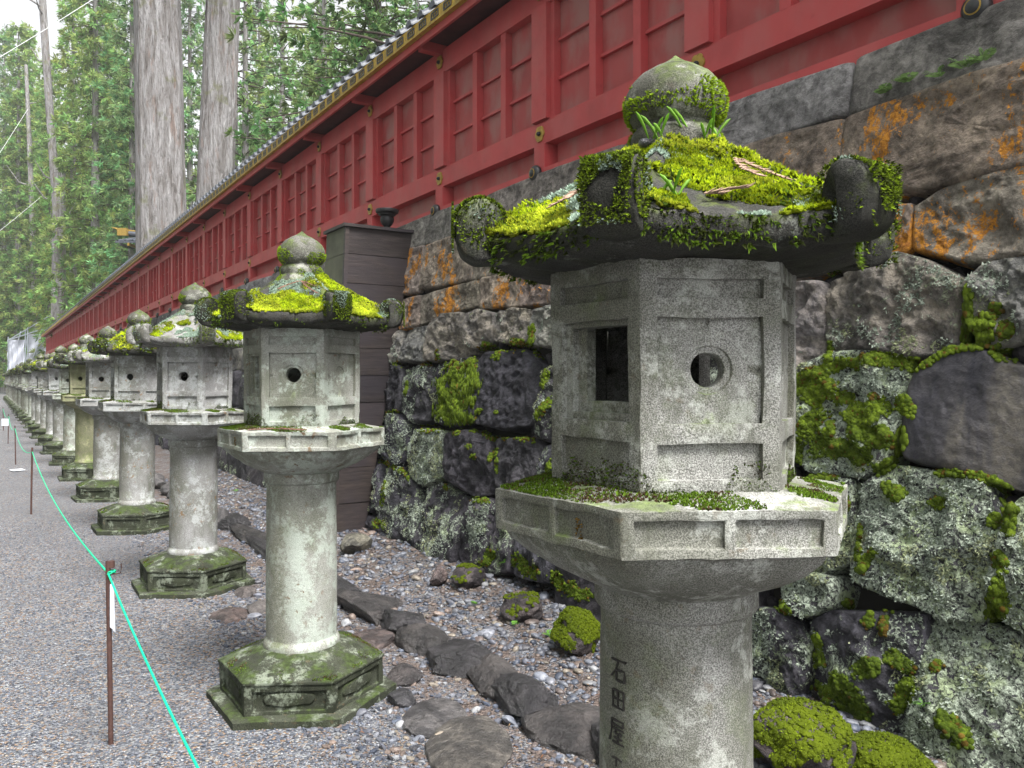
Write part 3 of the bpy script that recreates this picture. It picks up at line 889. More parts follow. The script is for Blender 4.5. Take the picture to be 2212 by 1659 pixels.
tag(link('lichen', mesh_np('wall_lichen', V - np.array((WV0, 3, 0.)), F, C), M_TUFT, WALL), 'pale grey-green leafy lichen crusting the stones', kind='stuff')

# ------------------------------------------------------------------ stone lanterns
M_ST = {
 'near': m_granite('granite_near', (.165, .165, .155), (.37, .37, .355), .5, (.52, .54, .50), .45, .35),
 'mint': m_granite('granite_mint', (.21, .215, .195), (.32, .325, .30), .68, (.45, .51, .455), .3, .95, (.13, .085, .05)),
 'white': m_granite('granite_white', (.20, .20, .20), (.31, .31, .312), .60, (.46, .485, .485), .3, .9, (.17, .105, .055)),
 'grey': m_granite('granite_grey', (.17, .17, .158), (.29, .29, .27), .5, (.44, .47, .43), .4, .5),
 'green': m_granite('granite_algae', (.17, .17, .12), (.29, .285, .18), .45, (.36, .36, .20), .6, .4),
}
M_BASE = m_granite('granite_base', (.022, .026, .018), (.065, .07, .05), .50, (.29, .33, .26), .58, .4, mossc=(.034, .052, .011))
M_ROOF = m_granite('granite_roof', (.022, .022, .021), (.062, .060, .055), .22, (.30, .32, .28), .5, .2, mossc=(.09, .12, .02))
M_ROOFP = m_granite('granite_roof_pale', (.12, .12, .118), (.25, .24, .235), .55, (.46, .47, .45), .35, .3)
M_FIN = m_granite('granite_finial', (.07, .07, .062), (.165, .16, .145), .5, (.42, .43, .38), .6, .3, mossc=(.06, .085, .015))
M_INK = m_flat('cut_letter', (.022, .020, .018), .9)

def ref(arr, step):
    out = [arr[0]]
    for a, b in zip(arr, arr[1:]):
        k = max(1, int(math.ceil((b - a) / step)))
        out += [a + (b - a) * (i + 1) / k for i in range(k)]
    return out
def relief(bm, org, ux, uz_, nrm, cols, rows, depth, step, hole=None, recess=None):
    """a panelled face; depth(a, z) -> how far the surface lies behind the face (None = open)"""
    C, Rr = ref(cols, step), ref(rows, step)
    nx, ny = len(C) - 1, len(Rr) - 1
    D = [[depth((C[i] + C[i + 1]) / 2, (Rr[j] + Rr[j + 1]) / 2) for j in range(ny)] for i in range(nx)]
    cache = {}
    def vert(a, z, d):
        k = (round(a, 5), round(z, 5), round(d, 5))
        if k not in cache:
            cache[k] = bm.verts.new(org + ux * a + uz_ * z - nrm * d)
        return cache[k]
    def quad(*p):
        vs = [vert(*q) for q in p]
        if len(set(vs)) == 4:
            try: bm.faces.new(vs)
            except ValueError: pass
    OPEN = .055
    for i in range(nx):
        for j in range(ny):
            d = D[i][j]
            a0, a1, z0, z1 = C[i], C[i + 1], Rr[j], Rr[j + 1]
            if d is not None and d != 'ring':
                quad((a0, z0, d), (a1, z0, d), (a1, z1, d), (a0, z1, d))
            dd = OPEN if d is None else (recess if d == 'ring' else d)
            for (di, dj, p, q) in ((1, 0, (a1, z0), (a1, z1)), (0, 1, (a0, z1), (a1, z1))):
                i2, j2 = i + di, j + dj
                if i2 >= nx or j2 >= ny: continue
                e = D[i2][j2]
                e = OPEN if e is None else (recess if e == 'ring' else e)
                if abs(e - dd) > 1e-6:
                    quad((*p, dd), (*q, dd), (*q, e), (*p, e))
    if hole:
        (cx, cz, r, deep, x0, x1, z0, z1) = hole
        n = 40
        rings = []
        for k in range(n):
            an = 2 * math.pi * k / n
            ca, sa = math.cos(an), math.sin(an)
            tt = min((x1 - cx) / abs(ca) if abs(ca) > 1e-6 else 9, (z1 - cz) / abs(sa) if abs(sa) > 1e-6 else 9)
            row = [vert(cx + ca * tt, cz + sa * tt, recess)]
            for rr, d in ((r * 2.1, recess), (r * 1.42, recess), (r * 1.36, recess + .005), (r * 1.04, recess + .006), (r, recess + .008), (r * .99, deep)):
                row.append(vert(cx + ca * rr, cz + sa * rr, d))
            rings.append(row)
        for k in range(n):
            a, b = rings[k], rings[(k + 1) % n]
            for q in range(len(a) - 1):
                try: bm.faces.new((a[q], b[q], b[q + 1], a[q + 1]))
                except ValueError: pass
        # corners of the square left over by the radial fan are quads between perimeter points
        if deep < .05:
            try: bm.faces.new([rg_[-1] for rg_ in rings])
            except ValueError: pass
def hexv(Rad, k, a0=0.0):
    return Vector((Rad * math.cos(R(60 * k) + a0), Rad * math.sin(R(60 * k) + a0), 0))
def rough_bm(bm, amp, bev=None):
    bmesh.ops.remove_doubles(bm, verts=bm.verts[:], dist=.0004)
    bmesh.ops.recalc_face_normals(bm, faces=bm.faces[:])
    if bev:
        es = [e for e in bm.edges if len(e.link_faces) == 2 and e.calc_face_angle(0) > R(28)]
        bmesh.ops.bevel(bm, geom=es, offset=bev, segments=2, profile=.6, affect='EDGES', clamp_overlap=True)
    if amp:
        P = np.array([v.co[:] for v in bm.verts])
        d = np.stack([fbm(P * 28 + s, 3, seed=s) for s in (1, 2, 3)], 1) * amp + np.stack([fbm(P * 7 + s, 2, seed=s) for s in (4, 5, 6)], 1) * amp * 1.4
        for v, q in zip(bm.verts, d):
            v.co += Vector(q)
Z_SLAB, Z_BOX, Z_LIP, Z_CONE = .035, .165, .182, .255
Z_BOWL, Z_PLAT, Z_PTOP, Z_CH0, Z_CH1 = 1.10, 1.222, 1.308, 1.325, 1.785
def chamber_mesh(hi):
    bm = bmesh.new()
    Rc, h = .28, Z_CH1 - Z_CH0
    w = Rc
    m = .034
    rows = [0, .06 * h, .215 * h, .30 * h, .75 * h, .835 * h, .915 * h, h]
    cols = [0, m, w - m, w]
    step = .022 if hi else .2
    rec = .014
    for k in range(6):
        p0, p1 = hexv(Rc, k), hexv(Rc, k + 1)
        ux = (p1 - p0).normalized()
        n = Vector((math.cos(R(60 * k + 30)), math.sin(R(60 * k + 30)), 0))
        org = p0 + Vector((0, 0, Z_CH0))
        kind = ('window', 'hole', 'moon')[k % 3]
        c2, r2 = list(cols), list(rows)
        if kind == 'window':
            c2 = [0, m, m + .022, m + .05, w - m - .05, w - m - .022, w - m, w]
            r2 = rows[:4] + [.335 * h, .385 * h, .70 * h, .725 * h] + rows[4:]
        def depth(a, z, kind=kind):
            zf = z / h
            if a < m or a > w - m: return 0.0
            if .06 < zf < .215 or .835 < zf < .915: return rec
            if .30 < zf < .75:
                if kind != 'window': return 'ring'
                if m + .022 < a < w - m - .012 and .335 < zf < .725:
                    if m + .05 < a and .385 < zf < .725: return None
                    return .030
                return rec
            return 0.0
        if kind == 'window':
            c2 = [0, m, m + .022, m + .05, w - m - .012, w - m, w]
        hole = None
        if kind != 'window':
            hole = (w / 2, .525 * h, .034 if kind == 'hole' else .030, .055 if kind == 'hole' else .022, m, w - m, .30 * h, .75 * h)
        relief(bm, org, ux, Vector((0, 0, 1)), n, c2, r2, depth, step, hole, rec)
    rough_bm(bm, .0026 if hi else 0, .0055 if hi else None)
    return mesh_bm('light_chamber', bm, True, 38)
def hexring(bm, Rad, z, sub=1, circ=0.0):
    """ring of verts, hexagon blended to a circle"""
    out = []
    for k in range(6):
        for s in range(sub):
            f = s / sub
            p = hexv(1, k).lerp(hexv(1, k + 1), f)
            q = p.normalized()
            d = p.lerp(q, circ)
            out.append(bm.verts.new((d.x * Rad, d.y * Rad, z)))
    return out
def loft(bm, rings, cap0=False, cap1=False):
    n = len(rings[0])
    for a, b in zip(rings, rings[1:]):
        for k in range(n):
            bm.faces.new((a[k], a[(k + 1) % n], b[(k + 1) % n], b[k]))
    if cap0: bm.faces.new(rings[0][::-1])
    if cap1: bm.faces.new(rings[-1])
def hexpanels(bm, Rad, z0, z1, npan, margin, rec, step, split=.03):
    w = Rad
    h = z1 - z0
    pw = (w - 2 * margin - (npan - 1) * split) / npan
    cols = [0]
    rng_ = []
    x = margin
    for i in range(npan):
        cols += [x, x + pw]
        rng_.append((x, x + pw))
        x += pw + split
    cols.append(w)
    mz = min(margin * .75, h * .2)
    rows = [0, mz, h - mz, h]
    for k in range(6):
        p0, p1 = hexv(Rad, k), hexv(Rad, k + 1)
        ux = (p1 - p0).normalized()
        n = Vector((math.cos(R(60 * k + 30)), math.sin(R(60 * k + 30)), 0))
        relief(bm, p0 + Vector((0, 0, z0)), ux, Vector((0, 0, 1)), n, cols, rows,
               lambda a, z: rec if mz < z < h - mz and any(q0 < a < q1 for q0, q1 in rng_) else 0.0, step)
def platform_mesh(hi):
    bm = bmesh.new()
    sub = 16 if hi else 1
    hexpanels(bm, .405, Z_PLAT, Z_PTOP, 2, .026, .011, .025 if hi else .5, .022)
    loft(bm, [hexring(bm, .405, Z_PTOP, sub), hexring(bm, .36, Z_PTOP + .008, sub), hexring(bm, .22, Z_CH0 + .012, sub)], cap1=True)
    loft(bm, [hexring(bm, .405, Z_PLAT, sub), hexring(bm, .382, Z_PLAT - .006, sub)])
    rough_bm(bm, .0032 if hi else 0, .006 if hi else None)
    return mesh_bm('platform', bm, True, 40)
def bowl_mesh(hi):
    bm = bmesh.new()
    sub = 8 if hi else 4
    prof = [(.384, Z_PLAT - .004, 0), (.372, Z_PLAT - .02, .1), (.335, Z_PLAT - .05, .35), (.28, Z_PLAT - .082, .7), (.22, Z_PLAT - .108, .95), (.182, Z_BOWL - .004, 1)]
    loft(bm, [hexring(bm, r, z, sub, c) for r, z, c in prof], cap1=True)
    rough_bm(bm, .0018 if hi else 0, None)
    return mesh_bm('bowl', bm, True, 50)
def shaft_mesh(hi):
    n = 64 if hi else 24
    pr = [(.168, Z_BOWL + .004), (.180, Z_BOWL - .004), (.181, Z_BOWL - .045), (.176, Z_BOWL - .052), (.168, Z_BOWL - .056), (.166, Z_BOWL - .08)]
    z = Z_BOWL - .08
    while z > .32:
        z -= .06 if hi else .3
        pr.append((.166 + .004 * math.sin((1.02 - z) * 3.2), max(z, .30)))
    pr += [(.169, .297), (.174, .289), (.180, .278), (.184, .266), (.183, .250), (.15, .244)]
    me = lathe('shaft', pr, n, True, 50)
    if hi:
        P = np.empty(len(me.vertices) * 3, np.float32)
        me.vertices.foreach_get('co', P)
        P = P.reshape(-1, 3)
        d = fbm(P * 14, 3, seed=8) * .0022
        Q = P.copy()
        Q[:, :2] *= (1 + d / np.maximum(np.hypot(P[:, 0], P[:, 1]), .02))[:, None]
        me.vertices.foreach_set('co', Q.ravel())
    return me
def base_mesh(hi):
    bm = bmesh.new()
    sub = 12 if hi else 2
    hexpanels(bm, .395, Z_SLAB - .01, Z_BOX, 1, .034, .014, .03 if hi else .5)
    loft(bm, [hexring(bm, .395, Z_BOX, sub), hexring(bm, .402, Z_BOX + .004, sub), hexring(bm, .402, Z_LIP, sub), hexring(bm, .33, Z_LIP + .028, sub, .15), hexring(bm, .24, Z_LIP + .058, sub, .6), hexring(bm, .19, Z_CONE, sub, 1)], cap1=True)
    if hi:      # a cusped cartouche carved in relief in each panel
        for k in range(6):
            n = Vector((math.cos(R(60 * k + 30)), math.sin(R(60 * k + 30)), 0))
            ux = (hexv(1, k + 1) - hexv(1, k)).normalized()
            c = n * (.395 * math.cos(R(30)) - .014) + Vector((0, 0, (Z_SLAB + Z_BOX) / 2))
            out = []
            for q in range(48):
                a = 2 * math.pi * q / 48
                ca, sa = math.cos(a), math.sin(a)
                out.append((math.copysign(abs(ca) ** .55, ca) * .118 * (1 - .07 * abs(math.sin(3 * a))), math.copysign(abs(sa) ** .45, sa) * (.036 - .007 * abs(math.cos(3 * a + .2)))))
            o1 = [bm.verts.new(c + ux * x + Vector((0, 0, z)) + n * .0006) for x, z in out]
            o2 = [bm.verts.new(c + ux * x * .93 + Vector((0, 0, z * .86)) + n * .008) for x, z in out]
            for q in range(48):
                bm.faces.new((o1[q], o1[(q + 1) % 48], o2[(q + 1) % 48], o2[q]))
            bm.faces.new(o2)
    rough_bm(bm, .003 if hi else 0, .005 if hi else None)
    return mesh_bm('pedestal', bm, True, 40)
def slab_mesh(hi):
    bm = bmesh.new()
    sub = 10 if hi else 1
    loft(bm, [hexring(bm, .46, -.03, sub), hexring(bm, .462, Z_SLAB - .006, sub), hexring(bm, .452, Z_SLAB, sub), hexring(bm, .36, Z_SLAB + .001, sub)], cap1=True)
    rough_bm(bm, .004 if hi else 0)
    return mesh_bm('plinth', bm, True, 40)
RE, ZE, ZA = .445, 1.842, 2.135
def hexR(phi):
    return RE * math.cos(R(30)) / np.cos(np.mod(phi, np.pi / 3) - np.pi / 6)
def roof_top(phi, rho):
    phi = np.asarray(phi, float); rho = np.asarray(rho, float)
    c = np.abs(np.mod(phi, np.pi / 3) - np.pi / 6) / (np.pi / 6)
    r = rho * (hexR(phi) - .012 * (1 - c) * rho)
    z = ZE + (ZA - ZE) * (1 - rho) ** 1.25 + .032 * c ** 4 * rho ** 2
    d = (1 - c) * (np.pi / 6) * r
    z = z + .016 * np.exp(-(d / .022) ** 2) * np.clip(rho * 1.6, 0, 1)
    return np.stack([r * np.cos(phi), r * np.sin(phi), z], -1)
def roof_mesh(hi, seed=0):
    nphi, nr = (180, 26) if hi else (36, 5)
    phi = np.linspace(0, 2 * np.pi, nphi, endpoint=False)
    rings = [roof_top(phi, np.full(nphi, q)) for q in np.linspace(.16, 1, nr)]
    c = np.abs(np.mod(phi, np.pi / 3) - np.pi / 6) / (np.pi / 6)
    for fr, dz in ((1.003, -.010), (1.0, -.030), (.985, -.041), (.93, -.047), (.80, -.054), (.60, -.060)):
        q = roof_top(phi, np.full(nphi, 1.0))
        q[:, :2] *= fr
        base = ZE + .032 * c ** 4 * (fr ** 6)
        q[:, 2] = base + dz
        rings.append(q)
    V = np.concatenate(rings)
    if hi:
        V = V + np.stack([fbm(V * 22 + s, 3, seed=seed + s) for s in (1, 2, 3)], 1) * .009 + np.stack([fbm(V * 6 + s, 2, seed=seed + s) for s in (4, 5, 6)], 1) * .007 + np.stack([fbm(V * 60 + s, 2, seed=seed + s) for s in (7, 8, 9)], 1) * .003
    K = len(rings)
    i, k = np.meshgrid(np.arange(K - 1), np.arange(nphi), indexing='ij')
    a = i * nphi + k; b = i * nphi + (k + 1) % nphi
    return mesh_np('roof', V, np.stack([a, b, b + nphi, a + nphi], -1).reshape(-1, 4), smooth=True)
SCROLL = [(.33, 1.806), (.40, 1.800), (.45, 1.802), (.482, 1.820), (.496, 1.850), (.496, 1.890), (.480, 1.924), (.452, 1.940), (.420, 1.937), (.396, 1.918), (.386, 1.890), (.394, 1.868), (.372, 1.872), (.33, 1.885)]
def scroll_mesh(hi):
    pts = np.array(SCROLL)
    for _ in range(2 if hi else 1):
        Q = np.roll(pts, -1, 0)
        pts = np.stack([.75 * pts + .25 * Q, .25 * pts + .75 * Q], 1).reshape(-1, 2)
    ctr = np.array((.435, 1.868))
    n = len(pts)
    lay = []
    for y, k in ((-.050, .0), (-.050, .55), (-.0485, .92), (-.043, 1.0), (-.02, 1.01), (.02, 1.01), (.043, 1.0), (.0485, .92), (.050, .55), (.050, .0)):
        q = ctr + (pts - ctr) * max(k, .02)
        wf = np.clip((pts[:, 0] - .33) / .1, .55, 1)
        lay.append(np.stack([q[:, 0], y * wf, q[:, 1]], 1))
    V = np.concatenate(lay)
    if hi:
        V = V + np.stack([fbm(V * 26 + s, 3, seed=s) for s in (1, 2, 3)], 1) * .006
    K = len(lay)
    i, k = np.meshgrid(np.arange(K - 1), np.arange(n), indexing='ij')
    a = i * n + k; b = i * n + (k + 1) % n
    return mesh_np('scroll', V, np.stack([a, b, b + n, a + n], -1).reshape(-1, 4), smooth=True)
FIN = [(.125, 1.985), (.128, 2.02), (.112, 2.045), (.098, 2.058), (.100, 2.068), (.102, 2.085), (.097, 2.098), (.088, 2.104), (.086, 2.112), (.096, 2.118), (.108, 2.135), (.1135, 2.160), (.111, 2.182), (.100, 2.205), (.080, 2.228), (.054, 2.245), (.030, 2.256), (.014, 2.266), (.002, 2.276)]
def finial_mesh(hi):
    pr = np.array(FIN)
    t_ = np.linspace(0, len(pr) - 1, 56 if hi else 16)
    pr = np.stack([np.interp(t_, np.arange(len(pr)), pr[:, 0]), np.interp(t_, np.arange(len(pr)), pr[:, 1])], 1)
    me = lathe('finial', [tuple(q) for q in pr], 48 if hi else 16, True, None)
    if hi:
        P = np.empty(len(me.vertices) * 3, np.float32)
        me.vertices.foreach_get('co', P)
        P = P.reshape(-1, 3)
        P = P + np.stack([fbm(P * 24 + s, 3, seed=s) for s in (1, 2, 3)], 1) * .004
        me.vertices.foreach_set('co', P.astype(np.float32).ravel())
    return me
LM = {}
for hi in (True, False):
    LM[hi] = dict(light_chamber=chamber_mesh(hi), platform=platform_mesh(hi), bowl=bowl_mesh(hi), shaft=shaft_mesh(hi), pedestal=base_mesh(hi), plinth=slab_mesh(hi), roof=roof_mesh(hi), scroll=scroll_mesh(hi), finial=finial_mesh(hi))
def mcopy(me, mat):
    c = me.copy()
    c.materials.clear()
    c.materials.append(mat)
    return c
MCACHE = {}
def shared(hi, part, mat):
    k = (hi, part, mat.name)
    if k not in MCACHE: MCACHE[k] = mcopy(LM[hi][part], mat)
    return MCACHE[k]

BRI, YEL, GRN, DRK, LIC = np.array((.40, .50, .015)), np.array((.44, .50, .035)), np.array((.10, .17, .015)), np.array((.045, .06, .012)), np.array((.36, .46, .38))
def roof_moss(seed, thick, cover, lich, hi=True, hang=True):
    """moss and foliose lichen growing on a lantern's roof, scrolls and finial (local coordinates)"""
    rg = np.random.default_rng(seed)
    n = 34000 if hi else 3500
    phi = rg.uniform(0, 2 * np.pi, n)
    rho = np.sqrt(rg.uniform(.05, 1.0, n))
    P = roof_top(phi, rho)
    e = 1e-3
    N = np.cross(roof_top(phi + e, rho) - P, roof_top(phi, rho - e) - P)
    N *= np.sign(N[:, 2:3])
    N /= np.linalg.norm(N, axis=1, keepdims=True)
    m = fbm(P * 6.5 + seed, 4, seed=seed) + .35 * (cover - .5)
    mound = np.clip((m + .14) * 5, 0, 1)
    sel = mound > .05
    Ps, Ns, md = P[sel] , N[sel], mound[sel]
    Ps = Ps + Ns * (md * thick * (0.6 + .5 * fbm(Ps * 30, 2, seed=3)))[:, None]
    cc = np.where((fbm(Ps * 9, 2, seed=seed + 2) > .1)[:, None], BRI, YEL) * (.55 + .6 * md)[:, None]
    cc = cc * np.clip(.85 + .9 * fbm(Ps * 16, 3, seed=seed + 5), .5, 1.25)[:, None]
    cc = np.where((rg.uniform(0, 1, len(Ps)) < .14)[:, None], GRN, cc)
    sz = np.full(len(Ps), .0056 if hi else .013)
    out = [tufts(Ps, Ns, sz, cc, 3 if hi else 2, .42, 1.3, rg)]
    # the mound below the leaf tips
    k = rg.choice(len(Ps), min(len(Ps), 1500 if hi else 300), replace=False)
    out.append(cushions(Ps[k] - Ns[k] * .004, Ns[k], np.full(len(k), .011 if hi else .02), np.full(len(k), .006 if hi else .01), cc[k] * .45, ICO1, seed=seed))
    # lichen tufts
    ml = fbm(P * 8 + seed * 3.1 + 40, 3, seed=seed + 4) + .3 * (lich - .5)
    s2 = (ml > .02) & (mound < .5)
    if s2.sum():
        out.append(tufts(P[s2] + N[s2] * .002, N[s2], np.full(s2.sum(), .006 if hi else .012), LIC * rg.uniform(.6, 1.2, (s2.sum(), 1)), 3, .5, 1.2, rg))
    # scroll tops
    ns = 3200 if hi else 260
    for k in range(6):
        a = R(60 * k)
        amt = rg.uniform(.2, 1.0) * cover * 1.4
        th = rg.uniform(-.9, 2.9, int(ns * min(1.0, amt)))
        y = rg.uniform(-.045, .045, len(th))
        x = .441 + .058 * np.cos(th); z = 1.884 + .058 * np.sin(th)
        L = np.stack([x, y, z], 1); LN = np.stack([np.cos(th), y * 3, np.sin(th)], 1)
        rt = np.array([[math.cos(a), math.sin(a), 0], [-math.sin(a), math.cos(a), 0], [0, 0, 1]])
        ysd = rg.choice([-1., 1.], len(th)); rs = .056 * np.sqrt(rg.uniform(0, 1, len(th))); t2 = rg.uniform(0, 6.28, len(th))
        hf = len(th) // 3; ysd, rs, t2 = ysd[:hf], rs[:hf], t2[:hf]
        L = np.concatenate([L, np.stack([.441 + rs * np.cos(t2), ysd * .0500, 1.882 + rs * np.sin(t2)], 1), np.stack([np.full(hf, .4985), rg.uniform(-.045, .045, hf), rg.uniform(1.81, 1.93, hf)], 1)])
        LN = np.concatenate([LN, np.stack([t2 * 0, ysd, t2 * 0 + .2], 1), np.tile((1., 0, 0), (hf, 1))])
        th = np.concatenate([th, np.full(2 * len(t2), .3)])
        L, LN = L @ rt, LN @ rt
        q = fbm(L * 16 + seed, 3, seed=seed + 6) + .5 * np.clip(np.sin(th), -1, 1) > -.05
        L, LN = L[q], LN[q]
        if not len(L): continue
        isl = fbm(L * 20, 3, seed=seed + 8) > .16
        cc = np.where(isl[:, None], LIC, GRN * .9 + BRI * .25) * rg.uniform(.3, 1.15, (len(L), 1))
        cc = np.where((rg.uniform(0, 1, len(L)) < .45)[:, None], DRK * rg.uniform(.5, 1.4, (len(L), 1)), cc)
        out.append(tufts(L, LN, np.full(len(L), .0042 if hi else .011), cc, 3, .5, 1.3, rg))
    # a collar of moss round the finial
    ns = 5200 if hi else 400
    ph = rg.uniform(0, 2 * np.pi, ns); z = rg.uniform(2.0, 2.20, ns)
    fp = np.array(FIN)
    r = np.interp(z, fp[:, 1], fp[:, 0])
    L = np.stack([r * np.cos(ph), r * np.sin(ph), z], 1)
    LN = np.stack([np.cos(ph), np.sin(ph), np.full(ns, .15)], 1)
    band = np.exp(-((z - 2.145) / .032) ** 2) * .75 + np.exp(-((z - 2.03) / .03) ** 2) * .5
    q = 1.5 * fbm(L * 13 + seed, 3, seed=seed + 9) + band + .35 * np.sin(ph * 2 + seed) > .50
    if q.sum():
        out.append(tufts(L[q], LN[q], np.full(q.sum(), .0058 if hi else .012), (GRN * 1.1 + BRI * .35) * rg.uniform(.5, 1.3, (q.sum(), 1)), 3, .35, 1.0, rg))
    if hang:   # threads and leaflets hanging from the eave
        ns = 3200 if hi else 150
        ph = rg.uniform(0, 2 * np.pi, ns)
        Q = roof_top(ph, np.full(ns, 1.0)); Q[:, 2] -= rg.uniform(.0, .055, ns) ** 1.0
        q = fbm(Q * 9 + seed, 2, seed=seed + 12) + .25 * rg.normal(0, 1, ns) > .08
        Q = Q[q]
        LN = np.stack([np.cos(ph[q]), np.sin(ph[q]), np.full(q.sum(), -.6)], 1)
        out.append(tufts(Q, LN, np.full(len(Q), .009 if hi else .02), np.where((rg.uniform(0, 1, len(Q)) < .55)[:, None], DRK, GRN) * rg.uniform(.4, 1.4, (len(Q), 1)), 3, .35, 1.2, rg))
    return join(out)
def ledge_moss(seed, hi=True):
    """thin moss and dirt on the platform and on the sloping pedestal"""
    rg = np.random.default_rng(seed)
    out = []
    for (r0, r1, z0, z1, n, sz) in ((.24, .40, Z_PTOP + .015, Z_PTOP + .003, 11000, .0045), (.2, .395, Z_CONE - .01, Z_LIP + .002, 5200, .006)):
        if not hi: n //= 6
        ph = rg.uniform(0, 2 * np.pi, n); f = np.sqrt(rg.uniform(0, 1, n))
        hx = math.cos(R(30)) / np.cos(np.mod(ph, np.pi / 3) - np.pi / 6)
        r = (r0 + (r1 - r0) * f) * (hx if z0 > 1 else 1 - (1 - hx) * f)
        L = np.stack([r * np.cos(ph), r * np.sin(ph), z0 + (z1 - z0) * f], 1)
        if z0 > 1: L[:, 2] = np.interp(r / hx, [.22, .36, .405], [Z_CH0 + .012, Z_PTOP + .008, Z_PTOP]) + .001
        q = fbm(L * 9 + seed, 4, seed=seed) > (-.12 + .25 * f ** 3 if z0 > 1 else .02)
        L = L[q]
        cc = np.where((fbm(L * 13, 3, seed=seed + 3) + .25 * rg.normal(0, 1, len(L)) > .08)[:, None], np.array((.08, .05, .03)), GRN * .9) * rg.uniform(.5, 1.5, (len(L), 1))
        out.append(tufts(L, np.tile((0, 0, 1.), (len(L), 1)), np.full(len(L), sz if hi else sz * 1.8), cc, 3, .5, 1.2, rg))
    # dark moss creeping up the foot of the chamber, and streaks down the platform's edge
    n = 5200 if hi else 400
    k = rg.integers(0, 6, n); a = rg.uniform(0, .28, n); z = Z_CH0 + .002 + .06 * rg.uniform(0, 1, n) ** 1.8
    p0_ = np.array([hexv(.28, q)[:] for q in range(6)]); p1_ = np.array([hexv(.28, q + 1)[:] for q in range(6)])
    L = p0_[k] + (p1_[k] - p0_[k]) * (a / .28)[:, None]; L[:, 2] = z
    NN = np.stack([np.cos(np.radians(60 * k + 30)), np.sin(np.radians(60 * k + 30)), np.full(n, .1)], 1)
    q = fbm(L * 12 + seed, 3, seed=seed + 1) - (z - Z_CH0) * 9 > -.22
    out.append(tufts(L[q], NN[q], np.full(q.sum(), .0035 if hi else .008), np.where((rg.uniform(0, 1, q.sum()) < .5)[:, None], np.array((.07, .065, .045)), GRN * .7) * rg.uniform(.5, 1.4, (q.sum(), 1)), 3, .6, 1.2, rg))
    n = 6000 if hi else 300
    k = rg.integers(0, 6, n); a = rg.uniform(0, 1, n); z = rg.uniform(Z_PLAT, Z_PTOP, n)
    p0_ = np.array([hexv(.398, q)[:] for q in range(6)]); p1_ = np.array([hexv(.398, q + 1)[:] for q in range(6)])
    L = p0_[k] + (p1_[k] - p0_[k]) * a[:, None]; L[:, 2] = z
    NN = np.stack([np.cos(np.radians(60 * k + 30)), np.sin(np.radians(60 * k + 30)), np.full(n, -.1)], 1)
    q = fbm(L * np.array((16, 16, 5)) + seed, 3, seed=seed + 2) > .30
    L = L[q] + NN[q] * .001
    out.append(tufts(L, NN[q], np.full(len(L), .004 if hi else .009), np.where((fbm(L * 8, 2, seed=4) > 0)[:, None], np.array((.16, .095, .02)), GRN * .7) * rg.uniform(.5, 1.3, (len(L), 1)), 3, .5, 1.2, rg))
    return join(out)
MOSSM = {}
for key, a in dict(near=(3, .022, .62, .62, True), second=(8, .016, .60, .5, True), bare=(14, .006, .12, .5, True), thick=(19, .025, .8, .4, False), some=(27, .014, .45, .5, False), little=(33, .008, .15, .6, False)).items():
    MOSSM[key] = mesh_np('roof_moss_' + key, *roof_moss(*a))
    MOSSM[key].materials.append(M_TUFT)
LEDGE = {h: mesh_np('ledge_moss', *ledge_moss(5, h)) for h in (True, False)}
for q in LEDGE.values(): q.materials.append(M_TUFT)

ROWX = 0.0
def lantern(x_img, depth, rotz, stone, roof, moss, hi, label, group, sc=1.0, dz=0.0):
    p = at_depth(x_img, HOR, depth)
    t_ = thing('stone_lantern', label, 'lantern', (p[0], p[1], dz), rotz, group)
    t_.scale = (sc, sc, sc)
    if depth > 5: t_.rotation_euler = (random.uniform(-.012, .012), random.uniform(-.012, .012), rotz)
    for part, mat in (('plinth', M_BASE), ('pedestal', M_BASE), ('shaft', M_ST[stone]), ('bowl', M_ST[stone]), ('platform', M_ST[stone]), ('light_chamber', M_ST[stone])):
        link(part, shared(hi, part, mat), None, t_)
    ro = link('roof', shared(hi, 'roof', roof), None, t_)
    for k in range(6):
        link('scroll', shared(hi, 'scroll', roof), None, ro, (0, 0, 0), (0, 0, R(60 * k)))
    link('finial', shared(hi, 'finial', M_FIN), None, t_)
    tag(link('roof_moss', MOSSM[moss], None, t_), kind='stuff')
    tag(link('ledge_moss', LEDGE[hi], None, t_), kind='stuff')
    return t_
LG = 'stone lanterns in a row along the wall'
LAN = [
 (1458, 1.80, -208.25, 'near', M_ROOF, 'near', True, 'nearest and largest stone lantern, mossy scroll-cornered roof, characters cut down its round shaft', 1.0),
 (652, 3.94, -208.25, 'mint', M_ROOF, 'second', True, 'second stone lantern from the front, pale mint chamber with brown spots and mossy roof', 1.0),
 (417, 6.03, -211, 'white', M_ROOFP, 'bare', True, 'third stone lantern from the front, bare pale grey roof with little moss', 1.0),
 (295, 8.33, -209, 'white', M_ROOF, 'thick', False, 'fourth stone lantern from the front, roof thickly covered in yellow-green moss', 1.0),
 (232, 10.4, -207, 'white', M_ROOFP, 'some', False, 'fifth stone lantern from the front, bluish white chamber beside the thickly mossed one', .985),
 (None, 0, -210, 'green', M_ROOF, 'little', False, 'sixth stone lantern from the front, chamber stained yellow-green by algae', .99),
]
ORD = ['seventh', 'eighth', 'ninth', 'tenth', 'eleventh', 'twelfth']
K1 = 1.80 * (1458 + 25)
LANT = []
